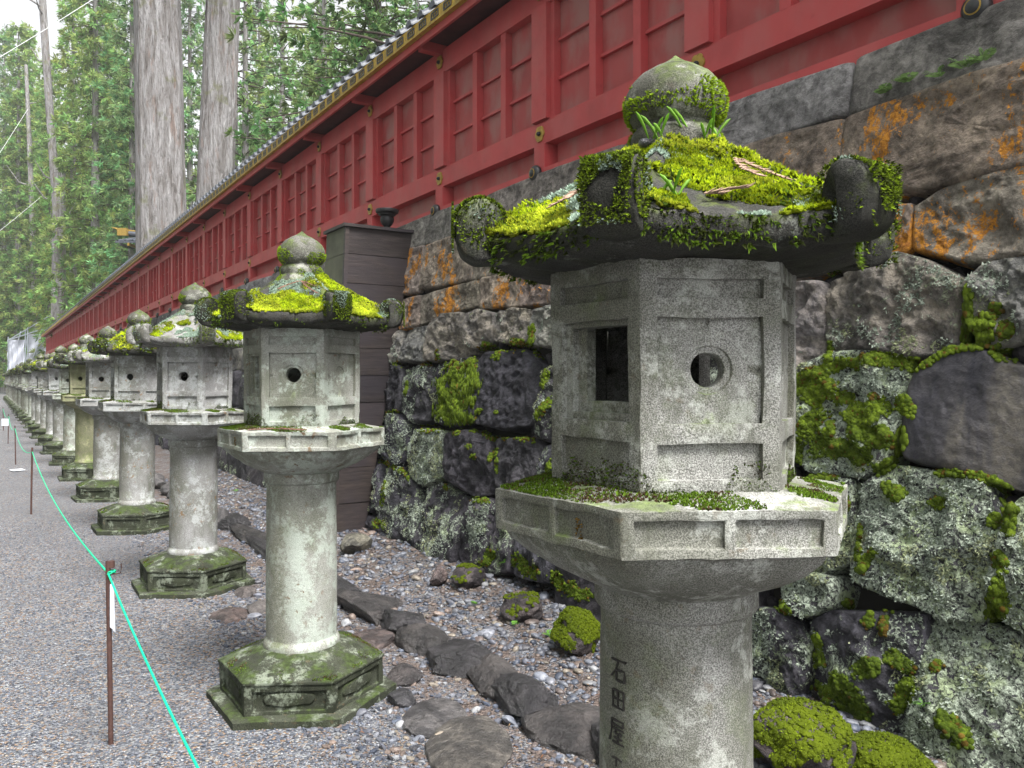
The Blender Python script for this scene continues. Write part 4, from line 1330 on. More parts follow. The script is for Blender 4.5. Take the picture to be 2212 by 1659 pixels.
for i in range(29):
    if i < len(LAN):
        x, d, rz, st, rf, ms, hi, lb, sc = LAN[i]
    else:
        x, d, rz = None, 0, -209 + random.uniform(-4, 4)
        st = random.choice(['grey', 'white', 'grey', 'mint'])
        rf = random.choice([M_ROOF, M_ROOF, M_ROOFP]); ms = random.choice(['some', 'little', 'little', 'thick']); hi = False
        sc = random.uniform(.95, 1.02)
        lb = ('%s stone lantern from the front in the long grey row' % ORD[i - 6]) if i < 12 else 'small distant grey stone lantern far down the row towards the scaffold'
    if x is None:
        d = 1.80 + 2.135 * i
        x = K1 / d - 25
    LANT.append(lantern(x, d, R(rz), st, rf, ms, hi, lb, LG, sc))

# characters cut into the nearest shaft (stroke by stroke, bent round it)
def glyph_tubes(strokes, zc, hgt, ang, rad, w=.0023):
    parts_, o = [], 0
    for s in strokes:
        P = np.array(s, float)
        seg = np.linalg.norm(np.diff(P, axis=0), axis=1)
        cum = np.concatenate([[0], np.cumsum(seg)])
        tt = np.linspace(0, cum[-1], max(4, int(cum[-1] * 16)))
        X, Y = np.interp(tt, cum, P[:, 0]), np.interp(tt, cum, P[:, 1])
        a = ang + (X - .5) * hgt / rad
        Q = np.stack([np.cos(a) * rad, np.sin(a) * rad, zc + (.5 - Y) * hgt], 1)
        V, F = tube_vf(Q, w * (1.0 + .25 * np.sin(tt * 9)), 6)
        parts_.append((V, F + o)); o += len(V)
    return np.concatenate([p for p, _ in parts_]), np.concatenate([f for _, f in parts_])
G_ISHI = [[(.08, .12), (.92, .10)], [(.52, .12), (.36, .48), (.08, .80)], [(.38, .50), (.38, .92)], [(.38, .50), (.84, .47), (.84, .92)], [(.40, .90), (.84, .90)]]
G_TA = [[(.14, .12), (.14, .92)], [(.14, .12), (.88, .10), (.88, .92)], [(.5, .12), (.5, .9)], [(.14, .5), (.88, .5)], [(.14, .9), (.88, .9)]]
G_YA = [[(.2, .08), (.88, .06), (.86, .26)], [(.2, .26), (.86, .26)], [(.22, .08), (.20, .5), (.06, .94)], [(.30, .40), (.92, .40)], [(.52, .40), (.38, .58), (.80, .56)], [(.66, .50), (.80, .60)], [(.58, .58), (.58, .92)], [(.36, .74), (.84, .74)], [(.26, .93), (.94, .93)]]
G_LAST = [[(.2, .10), (.5, .04), (.86, .10)], [(.5, .04), (.5, .4)]]
L0 = LANT[0]
p0 = np.array(L0.location[:])
def shaft_hit(x, y, rad=.1685):
    d = ray(x, y); o = np.array((0, 0, CAMZ)) - p0
    a = d[0] ** 2 + d[1] ** 2; b = 2 * (o[0] * d[0] + o[1] * d[1]); c = o[0] ** 2 + o[1] ** 2 - rad ** 2
    t_ = (-b - math.sqrt(b * b - 4 * a * c)) / (2 * a)
    q = o + d * t_
    return math.atan2(q[1], q[0]) - L0.rotation_euler.z, q[2]
sm = bpy.data.objects
for gname, g, (x, y), hg in (('carved_character', G_ISHI, (1336, 1448), .054), ('carved_character', G_TA, (1335, 1510), .046), ('carved_character', G_YA, (1332, 1580), .056), ('carved_character', G_LAST, (1332, 1660), .050)):
    a, z = shaft_hit(x, y)
    V, F = glyph_tubes(g, z, hg, a, .1693)
    sh = [c for c in L0.children if c.name.startswith('shaft')][0]
    link(gname, mesh_np(gname, V, F, smooth=True), M_INK, sh)

# ------------------------------------------------------------------ red timber fence on top of the wall
def m_red(name, col, fade):
    t = NT(name)
    v = t.pos()
    n1 = t.noise(v, 3.0, 5, .6)
    c = t.ramp(n1, [(.25, [x * .78 for x in col]), (.5, col), (.8, [min(.9, x * 1.12) for x in col])])
    st = t.noise(t.scale(v, (1.5, 1.5, .8)), 2.4, 4, .55)
    c = t.mix(t.rng(st, .42, .66, 0, fade), c, (.27, .155, .14))
    c = t.mix(t.rng(t.noise(v, 14, 5, .7), .60, .72, 0, .35), c, [x * .55 for x in col])
    return t.done(c, .55, t.bump(t.noise(t.scale(v, (8, 2, 1)), 18, 4, .6), .12, .004), spec=.35)
M_RED = m_red('red_lacquer', (.385, .056, .058), .18)
M_REDP = m_red('red_panel', (.31, .056, .056), .6)
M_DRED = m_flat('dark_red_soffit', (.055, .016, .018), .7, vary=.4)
M_GOLD = m_flat('gilt_metal', (.36, .235, .055), .45, .6, vary=.35, vs=14, dirt=(.09, .06, .02), dirt_amt=.6)
M_OCHRE = m_flat('ochre_eave', (.36, .235, .03), .5, .1, vary=.3, vs=9, dirt=(.07, .05, .02), dirt_amt=.5)
M_TILE = m_flat('copper_tile', (.055, .062, .08), .5, .0, vary=.4, vs=5, dirt=(.10, .115, .135), dirt_amt=.5)
M_BLACK = m_flat('black_lacquer', (.018, .018, .020), .35, vary=.3, spec=.5)
M_IRON = m_flat('cast_iron', (.02, .02, .022), .5, .3, vary=.4, dirt=(.06, .055, .05), dirt_amt=.4)

ZW = CAMZ
BAY = 1.67
V_SILL, V_REC, V_RAIL, V_PAN, V_HEAD, V_POST = 3.60, 3.74, 3.63, 3.72, 3.64, 3.615
def zslope(s, v): return ZW + s * v / CT
Z0 = 3.10
ZS1 = zslope(.386 * .985, V_SILL); ZM0 = zslope(.430 * .985, V_RAIL); ZM1 = zslope(.474 * .985, V_RAIL)
ZP1 = zslope(.668 * .985, V_PAN); ZH1 = zslope(.735 * .985, V_HEAD)
UP = on_v(1504, 132, V_RAIL - .01)[1]           # a post stands here
U0 = UP - 2 * BAY - .105
NB = 42
U1 = U0 + NB * BAY
FENCE = thing('red_fence', 'long red timber fence with panels and tiled roof atop the stone wall', 'fence', (V_PAN, U0, Z0))
OFF = np.array((V_PAN, U0, Z0))
def fpart(name, boxes, mat, parent=None):
    me = boxes_mesh(name, boxes)
    me.vertices.foreach_set('co', (np.concatenate([box_vf(*b) for b in boxes]) - OFF).astype(np.float32).ravel())
    me.update()
    return link(name, me, mat, parent or FENCE)
NEARB = 33
SEG = 7
for k in range(0, NB, SEG):       # the long rails come in lengths of seven bays
    a, b = U0 + k * BAY + .002, U0 + min(NB, k + SEG) * BAY - .002
    fpart('sill_beam', [(V_SILL, V_SILL + .34, a, b, Z0 - .02, ZS1)], M_RED)
    fpart('middle_rail', [(V_RAIL, V_RAIL + .16, a, b, ZM0, ZM1 - .025), (V_RAIL + .02, V_RAIL + .16, a, b, ZM1 - .025, ZM1)], M_RED)
    fpart('header_rail', [(V_HEAD, V_HEAD + .16, a, b, ZP1, ZH1)], M_RED)
    fpart('backing_board', [(V_PAN + .03, V_PAN + .06, a, b, Z0, ZH1 + .25)], M_REDP)
PWD, JW, BW = .20, .05, .075
colw = (BAY - PWD - JW) / 3
tmpl = {}
def bay_piece(name, k, boxes, mat, near):
    """alike pieces of different bays share one mesh"""
    key = (name, mat.name, tuple(round(q, 4) for bb in boxes for q in bb))
    if key not in tmpl:
        me = boxes_mesh(name, boxes)
        me.materials.append(mat)
        tmpl[key] = me
    return link(name, tmpl[key], None, FENCE, (0, k * BAY, 0))
def L(v0, v1, a, b, z0, z1):      # local box in a bay
    return (v0 - V_PAN, v1 - V_PAN, a, b, z0 - Z0, z1 - Z0)
farP = []
hp = ZP1 - ZM1
flower = None
def flower_mesh():
    bm = bmesh.new()
    out = []
    for q in range(48):
        a = 2 * math.pi * q / 48
        r = .052 * (1 + .16 * abs(math.cos(3 * a)))
        out.append((math.cos(a) * r, math.sin(a) * r * 1.1))
    b = [bm.verts.new((0, x, z)) for x, z in out]
    f = [bm.verts.new((-.010, x * .96, z * .96)) for x, z in out]
    for q in range(48):
        bm.faces.new((b[q], b[(q + 1) % 48], f[(q + 1) % 48], f[q]))
    bm.faces.new(f)
    return mesh_bm('flower_plate', bm, False)
def dome_mesh(name, r, h, prof=None, n=20):
    pr = prof or [(r, 0), (r * .97, h * .35), (r * .8, h * .72), (r * .5, h * .93), (r * .2, h), (.0005, h)]
    me = lathe(name, pr, n, True, 50)
    me.transform(Matrix.Rotation(R(-90), 4, 'Y'))
    return me
ME_FL = flower_mesh(); ME_FL.materials.append(M_GOLD)
ME_FK = dome_mesh('flower_knob', .018, .026); ME_FK.materials.append(M_IRON)
ME_BOSS = dome_mesh('boss', .062, .05, [(.062, 0), (.066, .012), (.062, .03), (.05, .044), (.036, .050), (.034, .048)], 28); ME_BOSS.materials.append(M_BLACK)
ME_RING = dome_mesh('boss_ring', .035, .01, [(.036, .049), (.0365, .054), (.031, .055), (.0305, .050)], 28); ME_RING.materials.append(M_GOLD)
ME_CTR = dome_mesh('boss_centre', .030, .016, [(.0305, .047), (.03, .056), (.02, .062), (.0005, .064)], 28); ME_CTR.materials.append(M_BLACK)
V_EAVE, Z_EB0, Z_EB1 = 3.37, zslope(.79 * .982, 3.37), zslope(.8156 * .982, 3.37)
for k in range(NB):
    near = k < NEARB
    bay_piece('post', k, [L(V_POST, V_POST + .15, 0, PWD, ZM1 + .001, ZP1 - .001)], M_RED, near)
    bay_piece('short_post', k, [L(V_POST + .005, V_POST + .14, .03, PWD - .03, ZS1 + .001, ZM0 - .001), L(V_POST + .05, V_POST + .14, PWD - .03, PWD + .03, ZS1 + .001, ZM0 - .001)], M_RED, near)
    bay_piece('jamb', k, [L(V_POST + .04, V_POST + .13, BAY - JW, BAY, ZM1 + .001, ZP1 - .001)], M_RED, near)
    bay_piece('lower_panel', k, [L(V_REC - .015, V_REC + .01, PWD, BAY, ZS1 + .001, ZM0 - .001)], M_REDP, near)
    for c in range(3):
        a = PWD + c * colw
        if c:
            bay_piece('batten', k, [L(V_PAN - .07, V_PAN + .029, a - BW / 2, a + BW / 2, ZM1 + .001, ZP1 - .001)], M_RED, near)
        for r in range(3):
            z0, z1 = ZM1 + r * hp / 3 + .001, ZM1 + (r + 1) * hp / 3 - .001
            lo, hi_ = a + (BW / 2 if c else 0) + .001, a + colw - (BW / 2 if c < 2 else 0) - .001
            bx = [L(V_PAN - .004 + .003 * ((r + c) % 2), V_PAN + .028, lo, hi_, z0, z1)]
            if near:
                bay_piece('panel', k, bx, M_REDP, True)
            else:
                farP.append((bx[0], k))
        for q in (1, 2):
            bay_piece('crossbar', k, [L(V_PAN - .030, V_PAN + .028, a + (BW / 2 if c else 0) + .002, a + colw - (BW / 2 if c < 2 else 0) - .002, ZM1 + q * hp / 3 - .012, ZM1 + q * hp / 3 + .012)], M_RED, near)
    bay_piece('eave_bracket', k, [L(V_EAVE + .05, V_HEAD + .1, .06, .14, Z_EB0 - .02, Z_EB0 + .07)], M_RED, near)
    for zc in ((ZP1 + ZH1) / 2, (ZM0 + ZM1) / 2 - .01):
        fl = link('flower_plate', ME_FL, None, FENCE, (V_RAIL - V_PAN - .001, k * BAY + .10, zc - Z0))
        link('flower_knob', ME_FK, None, fl, (-.008, 0, 0))
    bs = link('boss', ME_BOSS, None, FENCE, (V_SILL - V_PAN - .001, k * BAY + .10, (Z0 + ZS1) / 2 + .012 - Z0))
    link('boss_ring', ME_RING, None, bs); link('boss_centre', ME_CTR, None, bs)
Vp = np.concatenate([box_vf(*b) + np.array((0, k * BAY, 0)) for b, k in farP])
tag(link('far_panels', mesh_np('far_panels', Vp, np.concatenate([BOXF + 8 * i for i in range(len(farP))])), M_REDP, FENCE), kind='stuff')
# roof: eave beam, soffit, ochre fascia with framed ornaments, tiled slope
ROOF = link('fence_roof', mesh_np('fence_roof', np.array([
    (V_EAVE, U0, Z_EB1 + .03), (V_EAVE, U1, Z_EB1 + .03), (V_EAVE + .62, U1, Z_EB1 + .50), (V_EAVE + .62, U0, Z_EB1 + .50), (V_EAVE + 1.24, U1, Z_EB1 + .03), (V_EAVE + 1.24, U0, Z_EB1 + .03),
    (V_EAVE, U0, Z_EB1), (V_EAVE, U1, Z_EB1), (V_EAVE + 1.24, U1, Z_EB1), (V_EAVE + 1.24, U0, Z_EB1)]) - OFF,
    np.array([[0, 3, 2, 1], [3, 5, 4, 2], [6, 7, 8, 9], [0, 1, 7, 6], [5, 9, 8, 4], [0, 6, 9, 5]])[:, :4][:5]), M_TILE, FENCE)
for k in range(0, NB, SEG):
    a, b = U0 + k * BAY, U0 + min(NB, k + SEG) * BAY - .002
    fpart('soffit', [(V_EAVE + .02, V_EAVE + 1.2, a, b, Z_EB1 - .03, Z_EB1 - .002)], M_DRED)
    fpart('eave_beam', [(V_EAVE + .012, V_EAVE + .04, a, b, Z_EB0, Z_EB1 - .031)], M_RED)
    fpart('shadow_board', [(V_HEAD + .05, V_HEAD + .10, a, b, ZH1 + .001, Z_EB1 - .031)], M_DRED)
PIT = BAY / 7
ZF0, ZF1 = Z_EB1 - .034, zslope(.8376 * .982, V_EAVE - .03) + .025
me_f = box_mesh('fascia_plate', -.035, .012, .0015, PIT - .0015, 0, ZF1 - ZF0); me_f.materials.append(M_OCHRE)
fr = .006
hF = ZF1 - ZF0
me_o = boxes_mesh('framed_ornament', [(-.042, -.0352, PIT * .20, PIT * .80, hF * .24, hF * .34), (-.042, -.0352, PIT * .20, PIT * .80, hF * .70, hF * .80), (-.042, -.0352, PIT * .20, PIT * .26, hF * .34, hF * .70), (-.042, -.0352, PIT * .74, PIT * .80, hF * .34, hF * .70),
                                      (-.041, -.0352, PIT * .36, PIT * .46, hF * .44, hF * .60), (-.041, -.0352, PIT * .54, PIT * .64, hF * .44, hF * .60)]); me_o.materials.append(M_BLACK)
def round_tile():
    n = 10
    V, F = [], []
    for x, z in ((-.05, 0), (.62, .47)):
        for q in range(n + 1):
            a = math.pi * q / n
            V.append((x, PIT / 2 + .062 * math.cos(a), z + .062 * math.sin(a) + .0))
    for q in range(n):
        F.append((q, q + 1, n + 2 + q, n + 1 + q))
    return mesh_np('round_tile', np.array(V), np.array(F), smooth=True)
def tile_end():
    n = 14
    bm = bmesh.new()
    b = [bm.verts.new((-.052, PIT / 2 + .066 * math.cos(math.pi * q / n), .066 * math.sin(math.pi * q / n))) for q in range(n + 1)]
    f = [bm.verts.new((-.066, PIT / 2 + .060 * math.cos(math.pi * q / n), .060 * math.sin(math.pi * q / n))) for q in range(n + 1)]
    for q in range(n):
        bm.faces.new((b[q], b[q + 1], f[q + 1], f[q]))
    bm.faces.new(f)
    return mesh_bm('tile_end', bm)
me_t = round_tile(); me_t.materials.append(M_TILE)
me_e = tile_end(); me_e.materials.append(M_TILE)
for i in range(NB * 7):
    u = i * PIT
    fp = link('fascia_plate', me_f, None, ROOF, (V_EAVE - V_PAN, u, ZF0 - Z0))
    rt = link('round_tile', me_t, None, ROOF, (V_EAVE - V_PAN, u, ZF1 + .002 - Z0))
    if i < 170:
        link('framed_ornament', me_o, None, ROOF, (V_EAVE - V_PAN, u, ZF0 - Z0))
        link('tile_end', me_e, None, ROOF, (V_EAVE - V_PAN, u, ZF1 + .002 - Z0))

# ------------------------------------------------------------------ dark plank drain casing against the wall, iron urn on it
t = NT('wet_plank')
v = t.off(t.pos(), t.oi('Random'), 9)
gr = t.noise(t.scale(v, (1, 1, 9)), 4.5, 6, .65, .6)
c = t.ramp(gr, [(.25, (.014, .011, .012)), (.48, (.034, .027, .025)), (.75, (.064, .050, .045))])
c = t.mix(t.rng(t.noise(v, 1.6, 3), .4, .65, 0, .7), c, (.035, .03, .036))
c = t.mix(1.0, c, t.ramp(t.oi('Random'), [(0, (.75, .75, .8)), (1, (1.15, 1.12, 1.1))]), 'MULTIPLY')
M_PLANK = t.done(c, .5, t.bump(gr, .5, .006), spec=.4)
M_PLANKG = m_flat('mossy_plank', (.085, .088, .060), .75, vary=.4, vs=5, bump=.3, bs=30)
CU0, CU1 = 7.22, 7.74
cas = thing('drain_casing', 'tall tapered casing of dark horizontal planks leaning against the stone wall', 'casing', (2.85, CU0, 0))
CO = np.array((2.85, CU0, 0.))
fv = lambda z: 2.72 + .042 * z
bv = lambda z: WV0 - .06 + (WB + .015) * z
ZT = 3.0
edges = [0, .36, .70, 1.02, 1.32, 1.58, 1.84, 2.14, 2.46, 2.74, ZT]
for i, (a, b) in enumerate(zip(edges, edges[1:])):
    g = .006
    vs_ = []
    pr_ = .007 * ((i * 5) % 3) / 2
    for z in (a + g, b):
        vs_.append([(fv(z), CU0 - pr_, z), (bv(z), CU0 - pr_, z), (bv(z), CU0 + .025, z), (fv(z), CU0 + .025, z)])
    link('plank', mesh_np('plank', np.array(vs_[0] + vs_[1]) - CO, BOXF), M_PLANK, cas)
    vs_ = []
    for z in (a + g, b):
        vs_.append([(fv(z) - pr_, CU0 + .026, z), (fv(z) + .025, CU0 + .026, z), (fv(z) + .025, CU1, z), (fv(z) - pr_, CU1, z)])
    link('front_plank', mesh_np('front_plank', np.array(vs_[0] + vs_[1]) - CO, BOXF), M_PLANKG, cas)
link('core', mesh_np('core', np.array([(fv(0) + .026, CU0 + .026, 0), (bv(0), CU0 + .026, 0), (bv(0), CU1 - .01, 0), (fv(0) + .026, CU1 - .01, 0), (fv(ZT) + .026, CU0 + .026, ZT - .02), (bv(ZT), CU0 + .026, ZT - .02), (bv(ZT), CU1 - .01, ZT - .02), (fv(ZT) + .026, CU1 - .01, ZT - .02)]) - CO, BOXF), M_BLACK, cas)
link('lid', mesh_np('lid', np.array(box_vf(fv(ZT) - .03, bv(ZT) + .02, CU0 - .03, CU1 + .02, ZT, ZT + .03)) - CO, BOXF), M_PLANK, cas)
link('corner_post', mesh_np('corner_post', np.array([(fv(0) - .008, CU0 - .012, 0), (fv(0) + .03, CU0 - .012, 0), (fv(0) + .03, CU0 + .03, 0), (fv(0) - .008, CU0 + .03, 0), (fv(ZT) - .008, CU0 - .012, ZT - .002), (fv(ZT) + .03, CU0 - .012, ZT - .002), (fv(ZT) + .03, CU0 + .03, ZT - .002), (fv(ZT) - .008, CU0 + .03, ZT - .002)]) - CO, BOXF), M_PLANK, cas)
up = at_depth(844, 470, 8.0)
urn = thing('iron_urn', 'small black iron urn standing on top of the plank casing', 'urn', (3.36, 7.42, ZT + .03))
link('foot', lathe('foot', [(.001, 0), (.062, 0), (.064, .015), (.035, .03), (.028, .05)], 24), M_IRON, urn)
link('bowl', lathe('bowl', [(.028, .048), (.05, .07), (.066, .10), (.07, .13), (.062, .15), (.085, .165), (.088, .178)], 24), M_IRON, urn)
link('rim', lathe('rim', [(.088, .177), (.112, .19), (.118, .21), (.114, .222), (.09, .222), (.085, .20), (.001, .19)], 24), M_IRON, urn)

# ------------------------------------------------------------------ rope on steel rods beside the path
M_RUST = m_flat('rusty_rod', (.085, .045, .038), .7, .35, vary=.4, vs=30)
M_ROPE = m_flat('green_rope', (.0, .45, .225), .55, vary=.12, vs=60, bump=.4, bs=400)
M_PAPER = m_flat('white_paper', (.55, .58, .64), .6, vary=.12, vs=12)
rods, tops = [(240, 1605, .775), (67, 1110, .76), (34, 1003, .70), (17.4, 958, .70), (7.5, 930, .70)], []
RL = ['nearest rusty steel rod holding the green rope, with a paper tag', 'second rusty steel rod holding the green rope', 'third rusty steel rod along the green rope', 'fourth rusty steel rod along the green rope', 'farthest rusty steel rod along the green rope']
for i, (x, y, h) in enumerate(rods):
    p = on_ground(x, y)
    r_ = thing('rope_stake', RL[i], 'stake', (p[0], p[1], 0), 0, 'steel rods along the path')
    lean = np.array((.012, .0, 0)) * (1 if i % 2 else -1)
    link('rod', tube('rod', [np.array((0, 0, -.05)) , lean * .5 + (0, 0, h * .5), lean + (0, 0, h)], .0105, 10), M_RUST, r_)
    if i == 0:
        link('cap', lathe('cap', [(.0105, h - .03), (.0145, h - .028), (.0145, h), (.001, h + .001)], 12), M_RUST, r_)
        link('hook', tube('hook', [(0, 0, h - .055), (.02, -.012, h - .055), (.034, -.02, h - .052), (.037, -.021, h - .03), (.036, -.02, h - .012)], .003, 6), M_RUST, r_)
        kn = [(math.cos(a) * (.014 + .002 * (q % 3)), math.sin(a) * .014, h - .048 + .006 * math.sin(a * 1.7)) for q, a in enumerate(np.linspace(0, 15, 40))]
        link('knot', tube('knot', kn, .0032, 6), M_ROPE, r_)
    tops.append(np.array((p[0] + lean[0], p[1], h - .05)))
tops = [np.array(at_depth(448, 1700, 2.05)) * 1.0] + tops
tops.insert(0, np.array((tops[0][0] + (tops[0][0] - tops[1][0]) * .0 + .02, -1.6, .74)))
pts = []
for i in range(len(tops) - 1):
    a, b = tops[i], tops[i + 1]
    n = 14
    sag = (.04, .02, .11, .15, .14, .12)[i]
    for q in range(n):
        f = q / n
        s = a + (b - a) * f
        s = s - np.array((0, 0, sag * 4 * f * (1 - f)))
        pts.append(s)
pts.append(tops[-1])
tag(link('green_rope', tube('green_rope', pts, .0042, 8), M_ROPE), 'bright green rope strung between rusty rods along the path edge', 'rope')
# paper tag wrapped round the nearest rod
p = on_ground(240, 1605)
w, h = 14, 10
V = []
for j in range(h):
    for i in range(w):
        a = -1.6 + i * .17
        r_ = .016 + .005 * j / h * (1 + .4 * math.sin(i)) + .002 * i / w
        V.append((p[0] + r_ * math.cos(a) - .006, p[1] + r_ * math.sin(a), .68 - j * .02 - .02 * i / w * j / 3))
F = [(j * w + i, j * w + i + 1, (j + 1) * w + i + 1, (j + 1) * w + i) for j in range(h - 1) for i in range(w - 1)]
me = mesh_np('paper_tag', np.array(V), np.array(F), smooth=True)
tag(link('paper_tag', me, M_PAPER), 'curled white paper tag hanging on the nearest rod', 'tag')
def sheet(name, c, w_, h_, nrm_yaw, label, tilt=0.0, cat='paper'):
    me = box_mesh(name, -w_ / 2, w_ / 2, -.001, .001, 0, h_)
    o = link(name, me, M_PAPER, None, c, (tilt, 0, nrm_yaw))
    return tag(o, label, cat)
q = tops[4] if len(tops) > 4 else tops[-1]
mid = (tops[4] + tops[5]) / 2
q = at_depth(11, 920, (mid[0] * ST + mid[1] * CT))
sheet('paper_notice', (q[0], q[1], .56), .15, .15, -THETA, 'small white paper notice hanging from the far rope')
q = on_ground(42, 1018)
sheet('paper_scrap', (q[0], q[1], .012), .20, .14, .4, 'white paper scrap lying on the gravel', R(-84))

# ------------------------------------------------------------------ stone edging, boulders
EDGE = thing('stone_edging', 'low edging of rounded wet dark stones between gravel and pebble bed', 'edging', (2.1, 4, 0))
def rock_at(x, y, wpx, hpx, deep, seed, mat, name, parent=None, label=None, cat=None, yaw=0.0, wet=.25, tint=(1, 1, 1), amp=.2, sub=ICO5, zg=0.0, lift=.35):
    """(x, y): where its front foot meets the ground; width and height as seen"""
    g = on_ground(x, y, zg)
    dep = g[0] * ST + g[1] * CT
    w, h = wpx * dep / PF, hpx * dep / PF
    V, F = rock_vf((w / 2, deep / 2, h * .62), seed, sub, amp, 3 if label and ('moss' in label or 'flat' in label or 'sunk' in label) else 8)
    fx, fy = ST, CT
    a = -THETA + yaw
    X = V[:, 0] * math.cos(a) - V[:, 1] * math.sin(a); Y = V[:, 0] * math.sin(a) + V[:, 1] * math.cos(a)
    c = np.array((g[0] + fx * deep * .42, g[1] + fy * deep * .42, zg + h * lift))
    me = mesh_np(name, np.stack([X, Y, V[:, 2]], 1), F, smooth=True)
    o = link(name, me, mat, parent, tuple(c - (np.array((2.1, 4, 0)) if parent is EDGE else 0)))
    o.color = (*tint, wet)
    if label: tag(o, label, cat or 'boulder')
    return o, c, (w / 2, deep / 2, h * .62), a
ES = [(775, 1352, 112, 75, .42), (838, 1388, 80, 52, .30), (890, 1432, 85, 62, .30), (955, 1470, 90, 85, .34), (1035, 1512, 130, 85, .40), (1150, 1562, 155, 98, .40), (1240, 1642, 150, 92, .42), (1385, 1715, 170, 100, .42), (1560, 1790, 190, 100, .40),
      (728, 1290, 60, 50, .3), (560, 1190, 70, 34, .4), (500, 1150, 60, 28, .4)]
us = sorted(on_ground(x, y)[1] for x, y, *_ in ES)
for i, u in enumerate(us):
    ln = ((us[i + 1] if i + 1 < len(us) else u + .45) - u)
    V, F = rock_vf((.145 + .02 * (i % 3), ln * .84, .095 + .012 * (i % 2)), 40 + i, ICO5, .24, fine=.09)
    o = link('stone', mesh_np('stone', V, F, smooth=True), M_WET, EDGE, (2.13 + .025 * ((i * 5) % 3 - 1) - 2.1, u + ln * .5 - 4, .02))
    o.color = (*((.38, .38, .42) if i % 2 else (.55, .52, .51)), .15 + .12 * (i % 2))
u = us[-1] + .45
i = 0
while u < 22:
    w = random.uniform(.28, .46)
    V, F = rock_vf((.15, w / 2, .10), 70 + i, ICO3, .2)
    o = link('stone', mesh_np('stone', V, F, smooth=True), M_WET, EDGE, (2.06 + random.uniform(-.04, .04) - 2.1, u + w / 2 - 4, .06))
    o.color = (1, 1, 1, .3)
    u += w * 1.05
    i += 1
FLATS = [(800, 1400, 130, 30, .30, 'flat reddish brown slab set flush beside the second lantern', (1.0, .8, .75)), (872, 1478, 84, 36, .26, 'dark rounded stone touching the second lantern pedestal on its right', (.6, .55, .55)), (862, 1530, 72, 34, .22, 'small split dark boulder below the second pedestal corner', (.6, .62, .68)),
         (930, 1590, 150, 30, .42, 'smooth grey boulder half sunk in gravel', (1.1, 1.1, 1.1)), (1010, 1668, 210, 34, .55, 'large flat mottled stone sunk in gravel at the bottom edge', (1.3, 1.25, 1.1)), (1130, 1545, 70, 26, .2, 'thin tan flat stone lying beside the edging', (1.9, 1.55, 1.1)),
         (480, 1345, 80, 22, .3, 'flat pinkish slab between the second and third lanterns', (1.2, .95, .88)), (545, 1330, 60, 26, .3, 'flat grey slab right of the pinkish one', (1.3, 1.25, 1.2)), (520, 1290, 50, 20, .25, 'flat slab behind the third pedestal', (1.2, 1.1, 1.05))]
for i, (x, y, w, h, d, lb, tn) in enumerate(FLATS):
    rock_at(x, y, w, h, d, 90 + i, M_WET, 'boulder' if h > 40 else 'flat_stone', None, lb, 'stone', wet=.35, tint=tn, amp=.14, lift=.12 if h > 40 else .02)
rock_at(760, 1196, 76, 38, .34, 120, M_WET, 'boulder', None, 'smooth olive grey boulder at the foot of the plank casing', 'boulder', wet=.15, tint=(1.6, 1.6, 1.25), amp=.06, zg=.09)
rock_at(946, 1262, 50, 38, .16, 121, M_WET, 'boulder', None, 'round pinkish brown stone on the pebbles near the wall', 'stone', wet=.1, tint=(1.9, 1.5, 1.4), amp=.08, zg=.11)
FOOT = [(1010, 1275, 80, 42, .3, 'brown stone at the wall foot patched with yellow moss', 0), (1130, 1345, 95, 52, .32, 'brown rounded stone at the wall foot left of the moss covered one', 0),
        (1252, 1412, 105, 76, .28, 'bright green moss covered boulder at the wall foot behind the nearest shaft', 1), (1760, 1700, 225, 122, .40, 'large bright green mossy boulder at the wall foot right of the nearest shaft', 1), (1975, 1712, 190, 52, .36, 'low mossy boulder in the bottom right corner', 1), (1660, 1650, 40, 40, .12, 'small mossy stone beside the large green boulder', 1)]
for i, (x, y, w, h, d, lb, mossy) in enumerate(FOOT):
    o, c, sz, a = rock_at(x, y, w, h, d, 130 + i, M_DARK, 'boulder', None, lb, 'boulder', wet=.2, tint=(1.5, 1.3, 1.1), amp=.34, zg=.09, lift=.40)
    me = o.data
    n = len(me.vertices)
    P = np.empty(n * 3, np.float32); me.vertices.foreach_get('co', P); P = P.reshape(-1, 3).astype(float)
    Nn = np.empty(n * 3, np.float32); me.vertices.foreach_get('normal', Nn); Nn = Nn.reshape(-1, 3).astype(float)
    k = RNG.integers(0, n, 12000 if mossy else 900)
    P, Nn = P[k] + RNG.normal(0, .003, (len(k), 3)), Nn[k]
    q = (Nn[:, 2] > -.1) & (fbm(P * 11 + i, 3, seed=i) + .5 * Nn[:, 2] > (-.15 if mossy else .35))
    P, Nn = P[q], Nn[q]
    br = np.clip(.65 + .5 * fbm(P * 9, 3, seed=i + 4), 0, 1)[:, None]
    cc = (MD * (1 - br) + np.array((.20, .265, .014)) * br)
    V1 = tufts(P, Nn, np.full(len(P), .0062), cc, 3, .5, 1.3)
    kk = slice(0, 900)
    V2 = cushions(P[kk], Nn[kk], RNG.uniform(.009, .016, len(P[kk])), np.full(len(P[kk]), .007), cc[kk] * .5, ICO1)
    V, F, C = join([V1, V2])
    tag(link('moss', mesh_np('boulder_moss', V, F, C), M_TUFT, o), kind='stuff')

